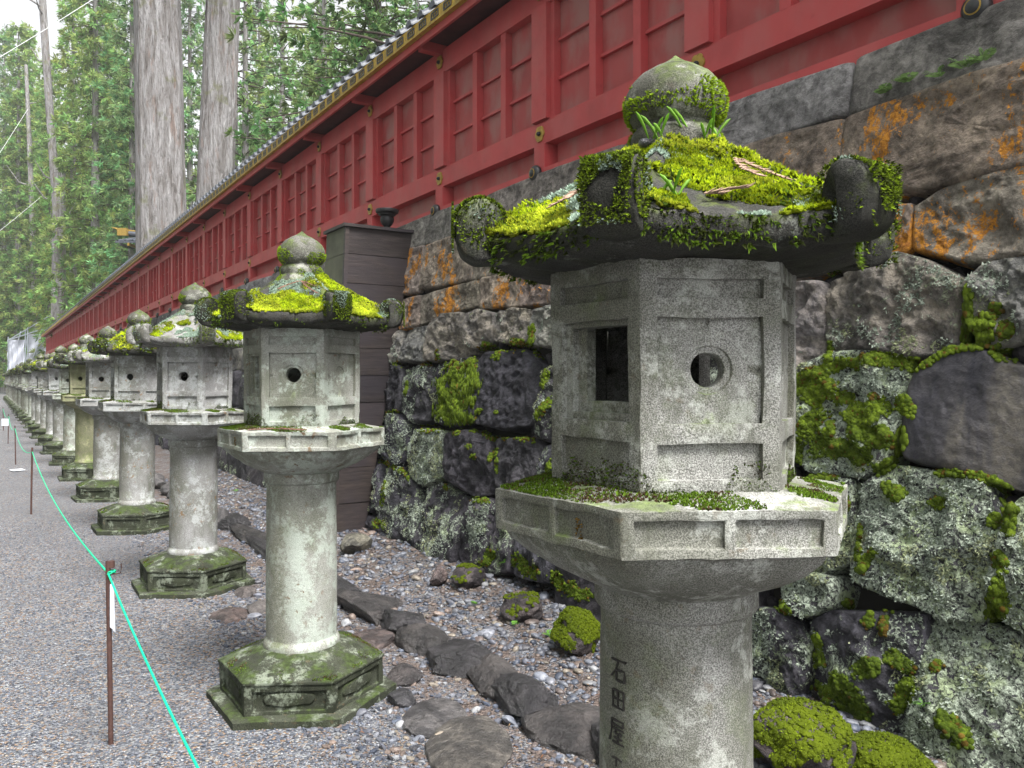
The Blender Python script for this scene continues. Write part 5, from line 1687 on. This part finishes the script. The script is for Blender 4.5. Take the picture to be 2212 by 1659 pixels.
# ------------------------------------------------------------------ trees
t = NT('cedar_bark')
v = t.objc()
sv_ = t.scale(v, (1, 1, .12))
b1 = t.noise(sv_, 8, 7, .72, .5)
b2 = t.noise(t.scale(v, (1, 1, .16)), 22, 5, .7, .4)
c = t.ramp(b1, [(.30, (.06, .052, .050)), (.42, (.20, .185, .18)), (.55, (.31, .30, .305)), (.70, (.46, .45, .46))])
c = t.mix(t.rng(t.noise(t.scale(v, (1, 1, .22)), 3.2, 5, .65), .56, .66, 0, .5), c, (.24, .15, .115))
c = t.mix(t.rng(b2, .30, .50, .7, 0), c, (.06, .05, .045))
c = t.mix(t.math('MULTIPLY', t.rng(t.noise(v, 1.1, 5, .65), .56, .66), .55), c, (.15, .16, .06))
M_BARK = t.done(c, .9, t.bump(t.math('ADD', b1, t.math('MULTIPLY', b2, .7)), 1.0, .16), spec=.15)
M_BARKD = m_flat('branch_bark', (.06, .045, .038), .9, vary=.4, vs=8)
M_FOL = m_vcol('foliage', .6, .55, .2)

def spray_cloud(P, D, rg, n=10, ln=.5, wd=.06, droop=.35, col=(.085, .16, .04), vary=.35):
    """feathery twigs fanning out from points P along directions D"""
    m = len(P)
    D = D / (np.linalg.norm(D, axis=1, keepdims=True) + 1e-9)
    _, A, B = frames(D)
    base = np.array(col) * (1 + vary * rg.normal(0, 1, (m, 1)).clip(-1.6, 1.8))
    base[:, 0] *= rg.uniform(.75, 1.35, m)
    Vs, Cs = [], []
    for k in range(n):
        th = rg.uniform(0, 6.28, m)[:, None]
        sp = rg.uniform(.15, 1.0, m)[:, None]
        d = D * rg.uniform(.35, 1.0, m)[:, None] + (A * np.cos(th) + B * np.sin(th)) * sp
        d[:, 2] -= droop * rg.uniform(0, 1, m)
        d /= np.linalg.norm(d, axis=1, keepdims=True)
        l = ln * rg.uniform(.5, 1.15, m)[:, None]
        s = np.cross(d, rg.normal(0, 1, (m, 3)))
        s /= np.linalg.norm(s, axis=1, keepdims=True) + 1e-9
        o = P + d * l * .12
        w = wd * rg.uniform(.6, 1.3, m)[:, None]
        Vs.append(np.stack([o, o + d * l * .55 + s * w, o + d * l, o + d * l * .55 - s * w], 1))
        Cs.append(np.repeat((base * rg.uniform(.7, 1.25, (m, 1)))[:, None], 4, 1))
    V = np.concatenate(Vs).reshape(-1, 3); C = np.concatenate(Cs).reshape(-1, 3)
    return V, np.arange(len(V)).reshape(-1, 4), np.clip(C, .004, .6)
def trunk_vf(H, r0, r1, lean=(0, 0), n=28, flute=.06, seed=1, flare=.35, lv=40):
    z = np.linspace(-.3, H, lv)
    f = np.clip(z / H, 0, 1)
    th = np.arange(n) * 2 * np.pi / n
    rad = r0 + (r1 - r0) * f + r0 * flare * np.exp(-z / 1.2)
    fl = 1 + flute * fbm(np.stack([np.cos(th) * 2.6, np.sin(th) * 2.6, np.full(n, seed * 1.0)], 1), 3, seed=seed)[None] + .02 * fbm(np.stack([np.repeat(np.cos(th)[None] * 3, lv, 0).ravel(), np.repeat(np.sin(th)[None] * 3, lv, 0).ravel(), np.repeat(z, n) * .35], 1), 2, seed=seed).reshape(lv, n)
    bx = lean[0] * f + .12 * fbm(np.stack([f * 3, f * 0 + seed, f * 0], 1), 2, seed=seed) * min(1, r0)
    by = lean[1] * f
    V = np.stack([bx[:, None] + rad[:, None] * fl * np.cos(th), by[:, None] + rad[:, None] * fl * np.sin(th), np.repeat(z[:, None], n, 1)], 2).reshape(-1, 3)
    i, k = np.meshgrid(np.arange(lv - 1), np.arange(n), indexing='ij')
    a = i * n + k; b = i * n + (k + 1) % n
    return V, np.stack([a, b, b + n, a + n], -1).reshape(-1, 4)
def crown_vf(seed, H, z0, blen, levels, per, col, ln=.55, wd=.07, n=9, step=.4, rise=.1, droop=.28, top=.25, gap=0.0):
    rg = np.random.default_rng(seed)
    P, D, br = [], [], []
    zs = z0 + (H - z0) * np.linspace(0, 1, levels) ** .95
    for z in zs:
        f = (z - z0) / (H - z0)
        for k in range(per):
            if rg.uniform() < gap: continue
            az = rg.uniform(0, 6.28)
            Lb = blen * ((1 - f) ** .75 * (1 - top) + top * (1 - f * .6)) * rg.uniform(.55, 1.15) * (.55 + .45 * min(1, f * 5 + .3))
            q = np.linspace(0, 1, max(3, int(Lb / step) + 1))
            r = q * Lb
            zz = z + rise * r - droop * r * q + rg.uniform(-.4, .4)
            b = np.stack([r * math.cos(az), r * math.sin(az), zz], 1)
            br.append(b)
            s = q > .07
            jit = rg.normal(0, .13 * min(2, blen / 3), (s.sum(), 3))
            P.append(b[s] + jit)
            dd = np.stack([np.full(s.sum(), math.cos(az)), np.full(s.sum(), math.sin(az)), np.full(s.sum(), -.1)], 1) + rg.normal(0, .5, (s.sum(), 3))
            D.append(dd)
    P, D = np.concatenate(P), np.concatenate(D)
    V, F, C = spray_cloud(P, D, rg, n, ln, wd, .4, col)
    bv = [tube_vf(b[:: max(1, len(b) // 4)] if len(b) > 5 else b, np.linspace(.026, .006, len(b[:: max(1, len(b) // 4)] if len(b) > 5 else b)) * min(2, blen / 3), 4) for b in br]
    o = np.cumsum([0] + [len(a) for a, _ in bv[:-1]])
    BVv = np.concatenate([a for a, _ in bv]); BFf = np.concatenate([f_ + k for (_, f_), k in zip(bv, o)])
    return (V, F, C), (BVv, BFf)
TREES = {}
def tree_kind(key, seed, H, z0, blen, levels, per, col, r0, **kw):
    (V, F, C), (bv_, bf_) = crown_vf(seed, H, z0, blen, levels, per, col, **kw)
    cm = mesh_np('crown_' + key, V, F, C); cm.materials.append(M_FOL)
    bm_ = mesh_np('branches_' + key, bv_, bf_, smooth=True); bm_.materials.append(M_BARKD)
    tm = mesh_np('trunk_' + key, *trunk_vf(H, r0, .05, seed=seed), smooth=True); tm.materials.append(M_BARK)
    TREES[key] = (tm, bm_, cm)
tree_kind('cedar', 1, 38, 1.5, 4.2, 95, 5, (.20, .32, .10), .42, ln=.52, wd=.045, n=17, step=.42)
tree_kind('cedar_b', 2, 36, 3.0, 3.6, 85, 5, (.17, .30, .13), .38, ln=.5, wd=.045, n=17, step=.42)
tree_kind('cypress', 3, 34, 2.0, 3.2, 85, 6, (.23, .35, .095), .35, ln=.45, wd=.04, n=17, step=.38, rise=.25, droop=.2)
tree_kind('sparse', 4, 27, 6.0, 4.8, 46, 4, (.19, .31, .11), .30, ln=.34, wd=.036, n=20, step=.4, rise=.05, droop=.1, gap=.3)
tree_kind('spreading', 5, 17, 7.0, 6.5, 26, 4, (.10, .185, .06), .30, ln=.25, wd=.026, n=22, step=.2, rise=.22, droop=.2, top=.5)
def place_tree(key, x_img, dep, sc, rz, label, group='trees beyond the red fence', name='cedar_tree', lz=1.0):
    p = at_depth(x_img, HOR, dep)
    r_ = thing(name, label, 'tree', (p[0], p[1], 0), rz, group)
    r_.scale = (sc, sc, sc * lz)
    for nm, me in zip(('trunk', 'branches', 'crown'), TREES[key]):
        o = link(nm, me, None, r_)
        if nm != 'trunk': tag(o, kind='stuff')
    return r_
TL = [
 ('cedar', -70, 96, 1.25, 'dense green cedar at the far left beyond the path end'), ('cedar_b', 10, 100, 1.25, 'bluish green cedar directly above the grey scaffold sheets, left side'), ('cypress', 62, 92, 1.1, 'bright green cypress rising behind the scaffold'),
 ('cedar', 112, 80, 1.0, 'green cedar rising just above the far end of the fence'), ('cypress', 158, 66, 1.05, 'light green cypress left of the two huge trunks, tallest of that clump'), ('cedar', 205, 58, .95, 'full green cedar filling the gap left of the huge trunks'),
 ('cypress', 250, 72, 1.1, 'cypress just left of the nearer huge trunk above the ornate roof corner'), ('cedar_b', 285, 50, .85, 'dark lower cedar close behind the nearer huge trunk'), ('cedar', 330, 84, 1.1, 'far cedar seen between the left clump and the huge trunk'),
 ('cedar_b', 180, 108, 1.15, 'far tall cedar behind the left clump'), ('cedar', 95, 118, 1.2, 'farthest cedar above the fence end'), ('cypress', 30, 125, 1.2, 'farthest cypress above the scaffold'),
 ('cedar', 40, 84, 1.15, 'green cedar between the dead trunk and the leaning bare trunk'), ('cedar_b', 222, 88, 1.2, 'tall cedar behind the full green one left of the huge trunks'),
 ('cedar_b', 410, 66, 1.0, 'cedar showing between the two huge trunks'), ('sparse', 530, 44, 1.1, 'thin open tree just right of the huge trunks'), ('sparse', 610, 52, 1.2, 'open tree with sky showing through, above the middle of the roof'), ('cedar_b', 560, 78, 1.05, 'far cedar right of the huge trunks'),
 ('sparse', 700, 40, 1.1, 'open leafy tree above the roof left of the overhanging branches'), ('sparse', 800, 56, 1.3, 'tall open tree behind the overhanging branches'), ('cedar', 690, 88, 1.05, 'far pale cedar seen through the open trees'), ('sparse', 900, 46, 1.2, 'open tree partly hidden by the fence roof'), ('cedar', 1010, 70, 1.05, 'cedar hidden low behind the fence roof at right'),
 ('spreading', 1010, 20, .92, 'dark spreading tree whose branches overhang the roof at top centre'), ('spreading', 820, 27, 1.0, 'spreading tree with dark limbs above the roof, behind the nearest one')]
for i, (k, x, d, s, lb) in enumerate(TL):
    place_tree(k, x, d, s, 1.7 * i + .4, lb, lz=1.0 + .12 * ((i * 7) % 3 - 1), name='spreading_tree' if k == 'spreading' else ('cypress_tree' if k == 'cypress' else 'cedar_tree'))
# trees on the other side of the path, behind and left of the viewer, that shade the row
# two huge trunks
def big_trunk(x0, y0, x1, dep, r0, r1, H, label, seed, z0):
    p = at_depth(x0, HOR, dep)
    q = at_depth(x1, HOR, dep)
    zt = CAMZ + HOR / PF * dep
    lean = (q - p) * H / (zt - 4.5)
    r_ = thing('giant_cedar', label, 'tree', (p[0], p[1], 0), 0, 'huge old cedars behind the fence')
    link('trunk', mesh_np('giant_trunk', *trunk_vf(H, r0, r1, (lean[0], lean[1]), 96, .16, seed, .10, 90), smooth=True), M_BARK, r_)
    (V, F, C), (bv_, bf_) = crown_vf(seed, H + 8, z0, 5, 40, 4, (.07, .14, .045), ln=.7, wd=.1, n=8, step=.5, top=.4)
    sh = np.stack([lean[0] * np.clip(V[:, 2] / H, 0, 1.2), lean[1] * np.clip(V[:, 2] / H, 0, 1.2), V[:, 2] * 0], 1)
    tag(link('crown', mesh_np('giant_crown', V + sh, F, C), M_FOL, r_), kind='stuff')
    sh = np.stack([lean[0] * np.clip(bv_[:, 2] / H, 0, 1.2), lean[1] * np.clip(bv_[:, 2] / H, 0, 1.2), bv_[:, 2] * 0], 1)
    tag(link('branches', mesh_np('giant_branches', bv_ + sh, bf_, smooth=True), M_BARKD, r_), kind='stuff')
    return r_
big_trunk(357, 0, 343, 26, .84, .58, 30, 'nearer and thicker of two huge grey-barked cedar trunks above the fence', 3, 19)
big_trunk(445, 0, 469, 27, .62, .40, 30, 'slimmer of two huge cedar trunks, leaning right beside the thicker one', 6, 19)
def slim(x0, x1, dep, r0, r1, ztop, label, seed, stubs=8):
    p = at_depth(x0, HOR, dep); q = at_depth(x1, HOR, dep)
    zt = CAMZ + HOR / PF * dep
    lean = (q - p) * ztop / zt
    r_ = thing('bare_trunk', label, 'tree', (p[0], p[1], 0), 0)
    link('trunk', mesh_np('slim_trunk', *trunk_vf(ztop, r0, r1, (lean[0], lean[1]), 18, .06, seed, .1, 40), smooth=True), M_BARK, r_)
    rg = np.random.default_rng(seed)
    for k in range(stubs):
        f = rg.uniform(.35, .97)
        a = rg.uniform(0, 6.28)
        l = rg.uniform(.8, 2.2)
        s = np.array((lean[0] * f, lean[1] * f, ztop * f))
        link('dead_branch', tube('dead_branch', [s, s + np.array((math.cos(a), math.sin(a), .3)) * l * .5, s + np.array((math.cos(a), math.sin(a), .9)) * l], [.09, .06, .02], 6), M_BARK, r_)
slim(150, 92, 63, .36, .24, 36, 'slender bare grey trunk leaning left among the far trees', 11)
slim(86, 50, 80, .38, .16, 33, 'broken-topped reddish dead trunk at the far left', 12, 6)
slim(506, 506, 46, .24, .16, 24, 'thin dark trunk just right of the two huge ones', 13, 5)
slim(128, 126, 60, .55, .42, 17, 'stout grey trunk base just above the far end of the fence', 14, 0)
# the wood farther off reads as one mass
rg = np.random.default_rng(77)
n = 15000
ang = rg.uniform(-.25, 1.15, n)
dist = rg.uniform(135, 175, n)
P = np.stack([np.sin(ang) * dist, np.cos(ang) * dist, rg.uniform(0, 1, n) ** .9 * (34 + 12 * np.sin(ang * 23) + 6 * np.sin(ang * 61))], 1)
V, F, C = spray_cloud(P, np.tile((-.3, -.6, .2), (n, 1)) + rg.normal(0, .6, (n, 3)), rg, 6, 2.0, .28, .4, (.17, .28, .10), .3)
tag(link('far_wood', mesh_np('far_wood', V, F, C), M_FOL), 'far green wood beyond the trees', 'wood', kind='stuff')
# unseen cedars across the path, added to block sky light on that side
for i, (x, y, k, s) in enumerate([(-7, 4, 'cedar', .62), (-8, 10, 'cypress', .62), (-7.5, 16, 'cedar_b', .62), (-9, 23, 'cedar', .7), (-8, 32, 'cypress', .7), (-7, -3, 'cedar_b', .6), (-9, 42, 'cedar', .8)]):
    r_ = thing('cedar_tree', 'unseen cedar added across the path to shade the lantern row', 'tree', (x, y, 0), i * 1.3, 'unseen shade trees across the path')
    r_.scale = (s, s, s)
    for nm, me in zip(('trunk', 'branches', 'crown'), TREES[k]):
        o = link(nm, me, None, r_)
        if nm != 'trunk': tag(o, kind='stuff')

# ------------------------------------------------------------------ scaffold with grey sheets at the far end of the row
M_SHEET = m_flat('grey_sheet', (.42, .44, .50), .55, vary=.15, vs=1.4, bump=.5, bs=2.5)
M_PIPE = m_flat('steel_pipe', (.38, .42, .46), .4, .7, vary=.2)
DS = 65.0
sp_ = at_depth(60, HOR, DS)
scaf = thing('scaffold', 'scaffold of steel pipes hung with pale grey sheets at the far end of the row', 'scaffold', (sp_[0], sp_[1], 0))
so = np.array((sp_[0], sp_[1], 0.))
def spt(x, y, d=DS): return at_depth(x, y, d) - so
def hung(x0, x1, y0, zb, seed):
    a, b = spt(x0, y0), spt(x1, y0)
    nx, nz = 24, 30
    V = []
    for j in range(nz):
        for i in range(nx):
            p = a + (b - a) * i / (nx - 1)
            z = a[2] + (zb - a[2]) * j / (nz - 1)
            w = .10 * math.sin(i * .9 + seed) * (.3 + j / nz) + .07 * math.sin(j * .7 + i * .4 + seed * 2)
            V.append((p[0] - ST * w, p[1] - CT * w, z))
    V = np.array(V)
    F = [(j * nx + i, j * nx + i + 1, (j + 1) * nx + i + 1, (j + 1) * nx + i) for j in range(nz - 1) for i in range(nx - 1)]
    return mesh_np('sheet', V, np.array(F), smooth=True)
link('sheet', hung(17, 53, 734, .3, 1.0), M_SHEET, scaf)
link('sheet', hung(58, 102, 722, .3, 2.6), M_SHEET, scaf)
for (xa, ya, xb, yb) in ((18, 735, 118, 676), (118, 676, 129, 690), (18, 735, 118, 702), (18, 728, 18, 880), (55, 712, 55, 880), (60, 700, 60, 880), (100, 690, 100, 880), (64, 790, 98, 712), (40, 735, 45, 716)):
    a, b = spt(xa, ya, DS - .25), spt(xb, yb, DS - .25)
    if yb == 880: b[2] = 0
    link('pipe', tube('pipe', [a, (a + b) / 2, b], .05, 8), M_PIPE, scaf)

# ------------------------------------------------------------------ gilded roof corner of a hall behind the fence
hp_ = at_depth(300, HOR, 46)
hall = thing('temple_hall', 'dark tiled roof corner with gold fittings showing left of the huge trunk', 'building', (hp_[0], hp_[1], 0))
M_WOODD = m_flat('hall_wall', (.10, .03, .025), .7)
def hp2(x, y, d=46): return at_depth(x, y, d) - np.array((hp_[0], hp_[1], 0.))
rv = np.array((CT, -ST, 0)); fv_ = np.array((ST, CT, 0))
e0 = hp2(249, 520); zt = hp2(258, 497)[2]
def slab(pts, th):
    P = np.array(pts); Q = P - np.array((0, 0, th))
    return np.concatenate([Q, P])
A0 = e0
B0 = e0 + rv * 7
C0 = e0 + rv * 7 + fv_ * 4 + np.array((0, 0, .55)); D0 = e0 + rv * .5 + fv_ * 2 + np.array((0, 0, .55))
link('roof_slope', mesh_np('roof_slope', slab([A0, B0, C0, D0], .12), BOXF), M_TILE, hall)
for k in range(16):
    a = A0 + (B0 - A0) * (k + .3) / 16; b = D0 + (C0 - D0) * (k + .3) / 16
    link('roof_roll', tube('roof_roll', [a, (a + b) / 2, b], .07, 6), M_TILE, hall)
rg0 = hp2(258, 503, 47.5); 
link('ridge', tube('ridge', [rg0 + rv * 0, rg0 + rv * 1.2 - np.array((0, 0, .12)), rg0 + rv * 7], .17, 8), M_TILE, hall)
link('ridge_cap', tube('ridge_cap', [rg0 + np.array((0, 0, .2)) - rv * .15, rg0 + rv * 1.0 + np.array((0, 0, .08)), rg0 + rv * 7 + np.array((0, 0, .2))], .06, 6), M_GOLD, hall)
g = rg0 + rv * .32 - fv_ * .25
link('gold_crest', mesh_np('gold_crest', np.array(box_vf(-.28, .28, -.12, .12, -.22, .22)) @ np.array([[CT, -ST, 0], [ST, CT, 0], [0, 0, 1]]) + g, BOXF), M_GOLD, hall)
link('gold_tip', tube('gold_tip', [rg0 - rv * .45 + np.array((0, 0, .32)), rg0 + np.array((0, 0, .2)), rg0 + rv * .3 + np.array((0, 0, .1))], [.03, .08, .1], 6), M_GOLD, hall)
for k in range(14):
    a = A0 + rv * (.3 + .45 * k) - np.array((0, 0, .12))
    link('rafter', mesh_np('rafter', np.array(box_vf(-.06, .06, 0, 1.6, -.16, 0)) @ np.array([[CT, -ST, 0], [ST, CT, 0], [0, 0, 1]]) + a, BOXF), M_GOLD if k % 2 else M_BLACK, hall)
wz = A0[2] - .3
link('wall', mesh_np('wall', (box_vf(1.2, 7, 1.2, 4, 0, wz) @ np.array([[CT, -ST, 0], [ST, CT, 0], [0, 0, 1]])) + np.array((A0[0], A0[1], 0)), BOXF), M_WOODD, hall)

# ------------------------------------------------------------------ wires
M_WIRE = m_flat('wire', (.45, .46, .47), .5, .4)
for i, (xa, ya, xb, yb, d, lb) in enumerate(((-60, 160, 240, -26, 48, 'pale overhead wire crossing the top left corner'), (-40, 390, 60, 236, 70, 'thin guy wire below the overhead wire at far left'), (-30, 522, 90, 424, 72, 'lowest thin wire at the left edge'))):
    a, b = at_depth(xa, ya, d), at_depth(xb, yb, d + 6)
    m_ = (a + b) / 2 - np.array((0, 0, .05))
    tag(link('overhead_wire', tube('overhead_wire', [a, m_, b], .017 + .006 * (i == 0), 6), M_WIRE), lb, 'wire')

# ------------------------------------------------------------------ small plants, fallen sprigs, roof pebbles
def fern_vf(rg, n=5, ln=.12, col=(.10, .24, .03), up=.8, lean=(0, 0, 0)):
    Vs, Cs = [], []
    for k in range(n):
        a = rg.uniform(0, 6.28)
        d = np.array((math.cos(a), math.sin(a), up * rg.uniform(.6, 1.3))) + np.array(lean)
        d /= np.linalg.norm(d)
        l = ln * rg.uniform(.6, 1.2)
        s = np.cross(d, (0, 0, 1)); s /= np.linalg.norm(s) + 1e-9
        for q in range(9):
            f = .15 + .85 * q / 8
            o = d * l * f + np.array((0, 0, -.35 * l * f * f))
            w = l * .34 * math.sin(min(1, f * 1.1) * 2.9) * .9 + l * .04
            for sg in (-1, 1):
                tip = o + s * sg * w + d * w * .45 - np.array((0, 0, .15 * w))
                Vs.append([o, o + d * l * .055 + s * sg * w * .5 + d * w * .1, tip, o - d * l * .02 + s * sg * w * .55])
                cc = np.array(col) * rg.uniform(.65, 1.3)
                Cs.append([cc] * 4)
    return np.array(Vs).reshape(-1, 3), np.arange(len(Vs) * 4).reshape(-1, 4), np.array(Cs).reshape(-1, 3)
PL = [(1905, 205, .10, 'w', 'small fern in the coping joint, leftmost of those at top right'), (1960, 180, .13, 'w', 'small fern on the coping, second from the left at top right'), (2030, 168, .11, 'w', 'small fern on the coping, third from the left at top right'), (2085, 150, .13, 'w', 'feathery fern on the coping, fourth from the left at top right'), (2125, 135, .12, 'w', 'feathery fern on the coping, rightmost at top right'),
      (1028, 1305, .07, 'g', 'bright green seedling among pebbles near the wall foot'), (1110, 1350, .07, 'g', 'low green sprout right of the bright seedling'), (1190, 1375, .07, 'g', 'low green sprout left of the moss covered boulder'), (392, 768, .10, 'w', 'leafy plant behind the third lantern'),
      (1790, 1545, .05, 'w', 'tiny fern above the large green boulder'), (1822, 1582, .06, 'w', 'small fern on the right flank of the large green boulder'), (1995, 1520, .06, 'w', 'tiny fern in the joint low on the right wall'), (1090, 1215, .06, 'w', 'tiny fern in the lowest joint of the middle wall'),
      (548, 1045, .12, 'g', 'green fern at the wall foot behind the second shaft'), (510, 1062, .08, 'g', 'yellow-green moss tuft behind the third lantern'), (735, 440, .0, 'w', '')]
rg = np.random.default_rng(9)
for x, y, s, wh, lb in PL:
    if not lb: continue
    if wh == 'w':
        h = hit_wall(x, y)
        if h is None: continue
        p, ln_ = h[0], (-1.0, 0, .1)
    else:
        p, ln_ = on_ground(x, y, .09), (0, 0, .2)
    V, F, C = fern_vf(rg, 6, s * .8, (.13, .30, .04) if s < .1 else (.16, .26, .09), .7, ln_)
    tag(link('fern', mesh_np('fern', V, F, C), M_LEAF, None, tuple(p)), lb, 'fern', 'small ferns and sprouts')
# ivy leaves climbing beside the casing
iv = thing('ivy_vine', 'thin ivy vine with small leaves climbing the dark gap beside the plank casing', 'vine', tuple(on_wall(830, 900)))
io = np.array(iv.location[:])
Vs = []
stem = []
for k in range(26):
    f = k / 25
    x, y = 872 - 44 * f ** 1.2, 548 + 380 * f
    p = on_wall(x, y) + NOUT * .07 - io
    stem.append(p)
    a = RNG.uniform(-.6, .6)
    s = RNG.uniform(.018, .03)
    r_ = np.array((CT, -ST, 0)) * (1 if k % 2 else -1); u_ = np.array((0, 0, 1)) * math.cos(a) + NOUT * .5
    V = np.array([p, p + r_ * s * .8 + u_ * s * .2, p + r_ * s * .5 - u_ * s * .5 + NOUT * .01, p + r_ * s * 1.3 - u_ * s * .35 + NOUT * .015])
    link('leaf', mesh_np('leaf', V, np.array([[0, 1, 3, 2]]), np.tile(np.array((.12, .30, .05)) * RNG.uniform(.7, 1.2), (4, 1))), M_LEAF, iv)
link('stem', tube('stem', stem, .003, 5), M_TWIG, iv)
# dry cedar sprigs
def sprig(P0, dirs, ln, name, label, mat=M_TWIG):
    parts_, o = [], 0
    rg = np.random.default_rng(int(abs(P0[0]) * 1000) + 3)
    for d in dirs:
        d = np.array(d, float); d /= np.linalg.norm(d)
        s = np.cross(d, (0, 0, 1)); s /= np.linalg.norm(s)
        pts_ = [P0 + d * ln * f + s * .1 * ln * math.sin(f * 3) + np.array((0, 0, .004 - .05 * ln * f)) for f in np.linspace(0, 1, 14)]
        V, F = tube_vf(pts_, .0016, 5)
        parts_.append((V, F + o)); o += len(V)
        for p in pts_[1:]:
            for sg in (-1, 1):
                q = p + s * sg * .011 + d * .012 + np.array((0, 0, rg.uniform(0, .006)))
                V, F = tube_vf([p, (p + q) / 2, q], [.0018, .0016, .0004], 4)
                parts_.append((V, F + o)); o += len(V)
    return tag(link(name, mesh_np(name, np.concatenate([a for a, _ in parts_]), np.concatenate([b for _, b in parts_])), mat), label, 'sprig')
M_DRYS = m_flat('dry_sprig', (.30, .20, .15), .9, vary=.35, vs=60)
l0 = np.array(LANT[0].location[:]); l1 = np.array(LANT[1].location[:])
def roofpt(l, az, rho, up=.018):
    a = R(az) - R(-208.25)
    q = roof_top(np.array([a]), np.array([rho]))[0]
    w = R(-208.25)
    return l + np.array((q[0] * math.cos(w) - q[1] * math.sin(w), q[0] * math.sin(w) + q[1] * math.cos(w), q[2] + up))
sprig(roofpt(l0, -100, .52, .03), [(-.45, -.9, -.5), (.05, -1, -.5), (.5, -.75, -.55)], .13, 'dry_sprig', 'forked dry cedar sprig on the bright moss of the nearest roof', M_DRYS)
sprig(roofpt(l0, -125, .82, .015), [(.5, -.2, .12), (.6, .1, .1)], .09, 'dry_sprig', 'small dry sprig at the front eave of the nearest roof', M_DRYS)
sprig(roofpt(l0, -185, .62, .02), [(-.3, -.7, -.3), (-.8, -.4, -.35), (-.6, .1, -.3)], .09, 'dry_sprig', 'dry sprigs on the left slope of the nearest roof', M_DRYS)
sprig(roofpt(l1, -110, .42, .02), [(-.8, -.5, -.3), (.7, -.6, -.3), (.2, -.9, -.4), (.9, -.2, -.3)], .15, 'dry_sprig', 'red-brown dry sprigs on the mossy roof of the second lantern')
sprig(l1 + np.array((-.20, -.26, Z_PTOP + .012)), [(.9, -.3, 0), (.8, -.7, 0), (-.6, .3, 0)], .12, 'dry_sprig', 'red-brown dry sprig lying on the platform of the second lantern')
for (az, rho, s, lb) in ((-165, .30, .022, 'dark pebble on the left shoulder of the nearest roof'), (-62, .36, .020, 'grey pebble on the right shoulder of the nearest roof')):
    V, F = rock_vf((s, s * .8, s * .5), int(-az), ICO3, .1)
    o = tag(link('roof_pebble', mesh_np('roof_pebble', V, F, smooth=True), M_WET, None, tuple(roofpt(l0, az, rho, .025))), lb, 'pebble')
    o.color = (1.4, 1.5, 1.7, .1)
# finger-leaved little ferns on the nearest roof
def fingers(P0, n, ln, label, seed, down=False):
    rg = np.random.default_rng(seed)
    parts_, o = [], 0
    for k in range(n):
        a = rg.uniform(0, 6.28)
        d = np.array((math.cos(a) * .6, math.sin(a) * .6, 1.0)); d /= np.linalg.norm(d)
        l = ln * rg.uniform(.5, 1.2)
        b = P0 + np.array((rg.uniform(-.02, .02), rg.uniform(-.02, .02), -.005))
        V, F = tube_vf([b, b + d * l * .5, b + d * l * .85 + np.array((math.cos(a), math.sin(a), 0)) * l * .08, b + d * l + np.array((math.cos(a), math.sin(a), 0)) * l * .15], [.0016, .0032, .0036, .001], 6)
        parts_.append((V, F + o, np.tile(np.array((.20, .40, .04)) * rg.uniform(.7, 1.2), (len(V), 1)))); o += len(V)
    V, F, C = np.concatenate([a for a, _, _ in parts_]), np.concatenate([b for _, b, _ in parts_]), np.concatenate([c for _, _, c in parts_])
    tag(link('grass_tuft', mesh_np('grass_tuft', V, F, C, smooth=True), M_LEAF), label, 'grass tuft', 'little plants on the nearest roof')
fingers(roofpt(l0, -150, .28, .02), 7, .05, 'thin green blades at the left foot of the nearest finial', 1)
fingers(roofpt(l0, -95, .26, .02), 7, .055, 'stout green finger leaves at the right foot of the nearest finial', 2)
fingers(roofpt(l0, -118, .27, .05), 3, .06, 'tall green blades in front of the nearest finial', 3)
fingers(roofpt(l0, -138, .80, .012), 6, .04, 'green finger leaves beside the near scroll of the front roof', 4)
# fallen needles and twigs on the ground
rg = np.random.default_rng(41)
n = 900
P = scatter(n, .1, 3.0, 2.2, 11, 51, 1.4)
P[:, 2] = np.where(P[:, 0] > 2.12, bed_z(P), ground_z(P)) + .014
P = P[(P[:, 0] > 1.3) | (rg.uniform(0, 1, n) < .35)]
a = rg.uniform(0, 6.28, len(P)); l = rg.uniform(.008, .035, len(P))
d = np.stack([np.cos(a), np.sin(a), rg.normal(0, .12, len(P))], 1) * l[:, None]
s = np.stack([-np.sin(a), np.cos(a), 0 * a], 1) * rg.uniform(.001, .003, len(P))[:, None]
V = np.stack([P - d, P + s, P + d, P - s + np.array((0, 0, .002))], 1).reshape(-1, 3)
C = np.repeat(np.array([(.20, .10, .06), (.14, .075, .05), (.26, .17, .10), (.10, .07, .05)])[rg.integers(0, 4, len(P))], 4, 0)
tag(link('fallen_needles', mesh_np('fallen_needles', V, np.arange(len(V)).reshape(-1, 4), C), M_TUFT), 'brown fallen needles and twig bits on the gravel', 'litter', kind='stuff')

# ------------------------------------------------------------------ damp air under the trees
hz = NT('damp_air')
vol = hz.n('ShaderNodeVolumePrincipled')
vol.inputs['Color'].default_value = (.93, .97, .95, 1)
vol.inputs['Density'].default_value = .0008
vol.inputs['Anisotropy'].default_value = .2
hz.t.links.new(vol.outputs[0], hz.out.inputs['Volume'])
tag(link('haze', box_mesh('haze', -405, 405, -405, 405, -1.2, 62), hz.m), 'thin damp haze between the far trees', 'haze', kind='stuff')
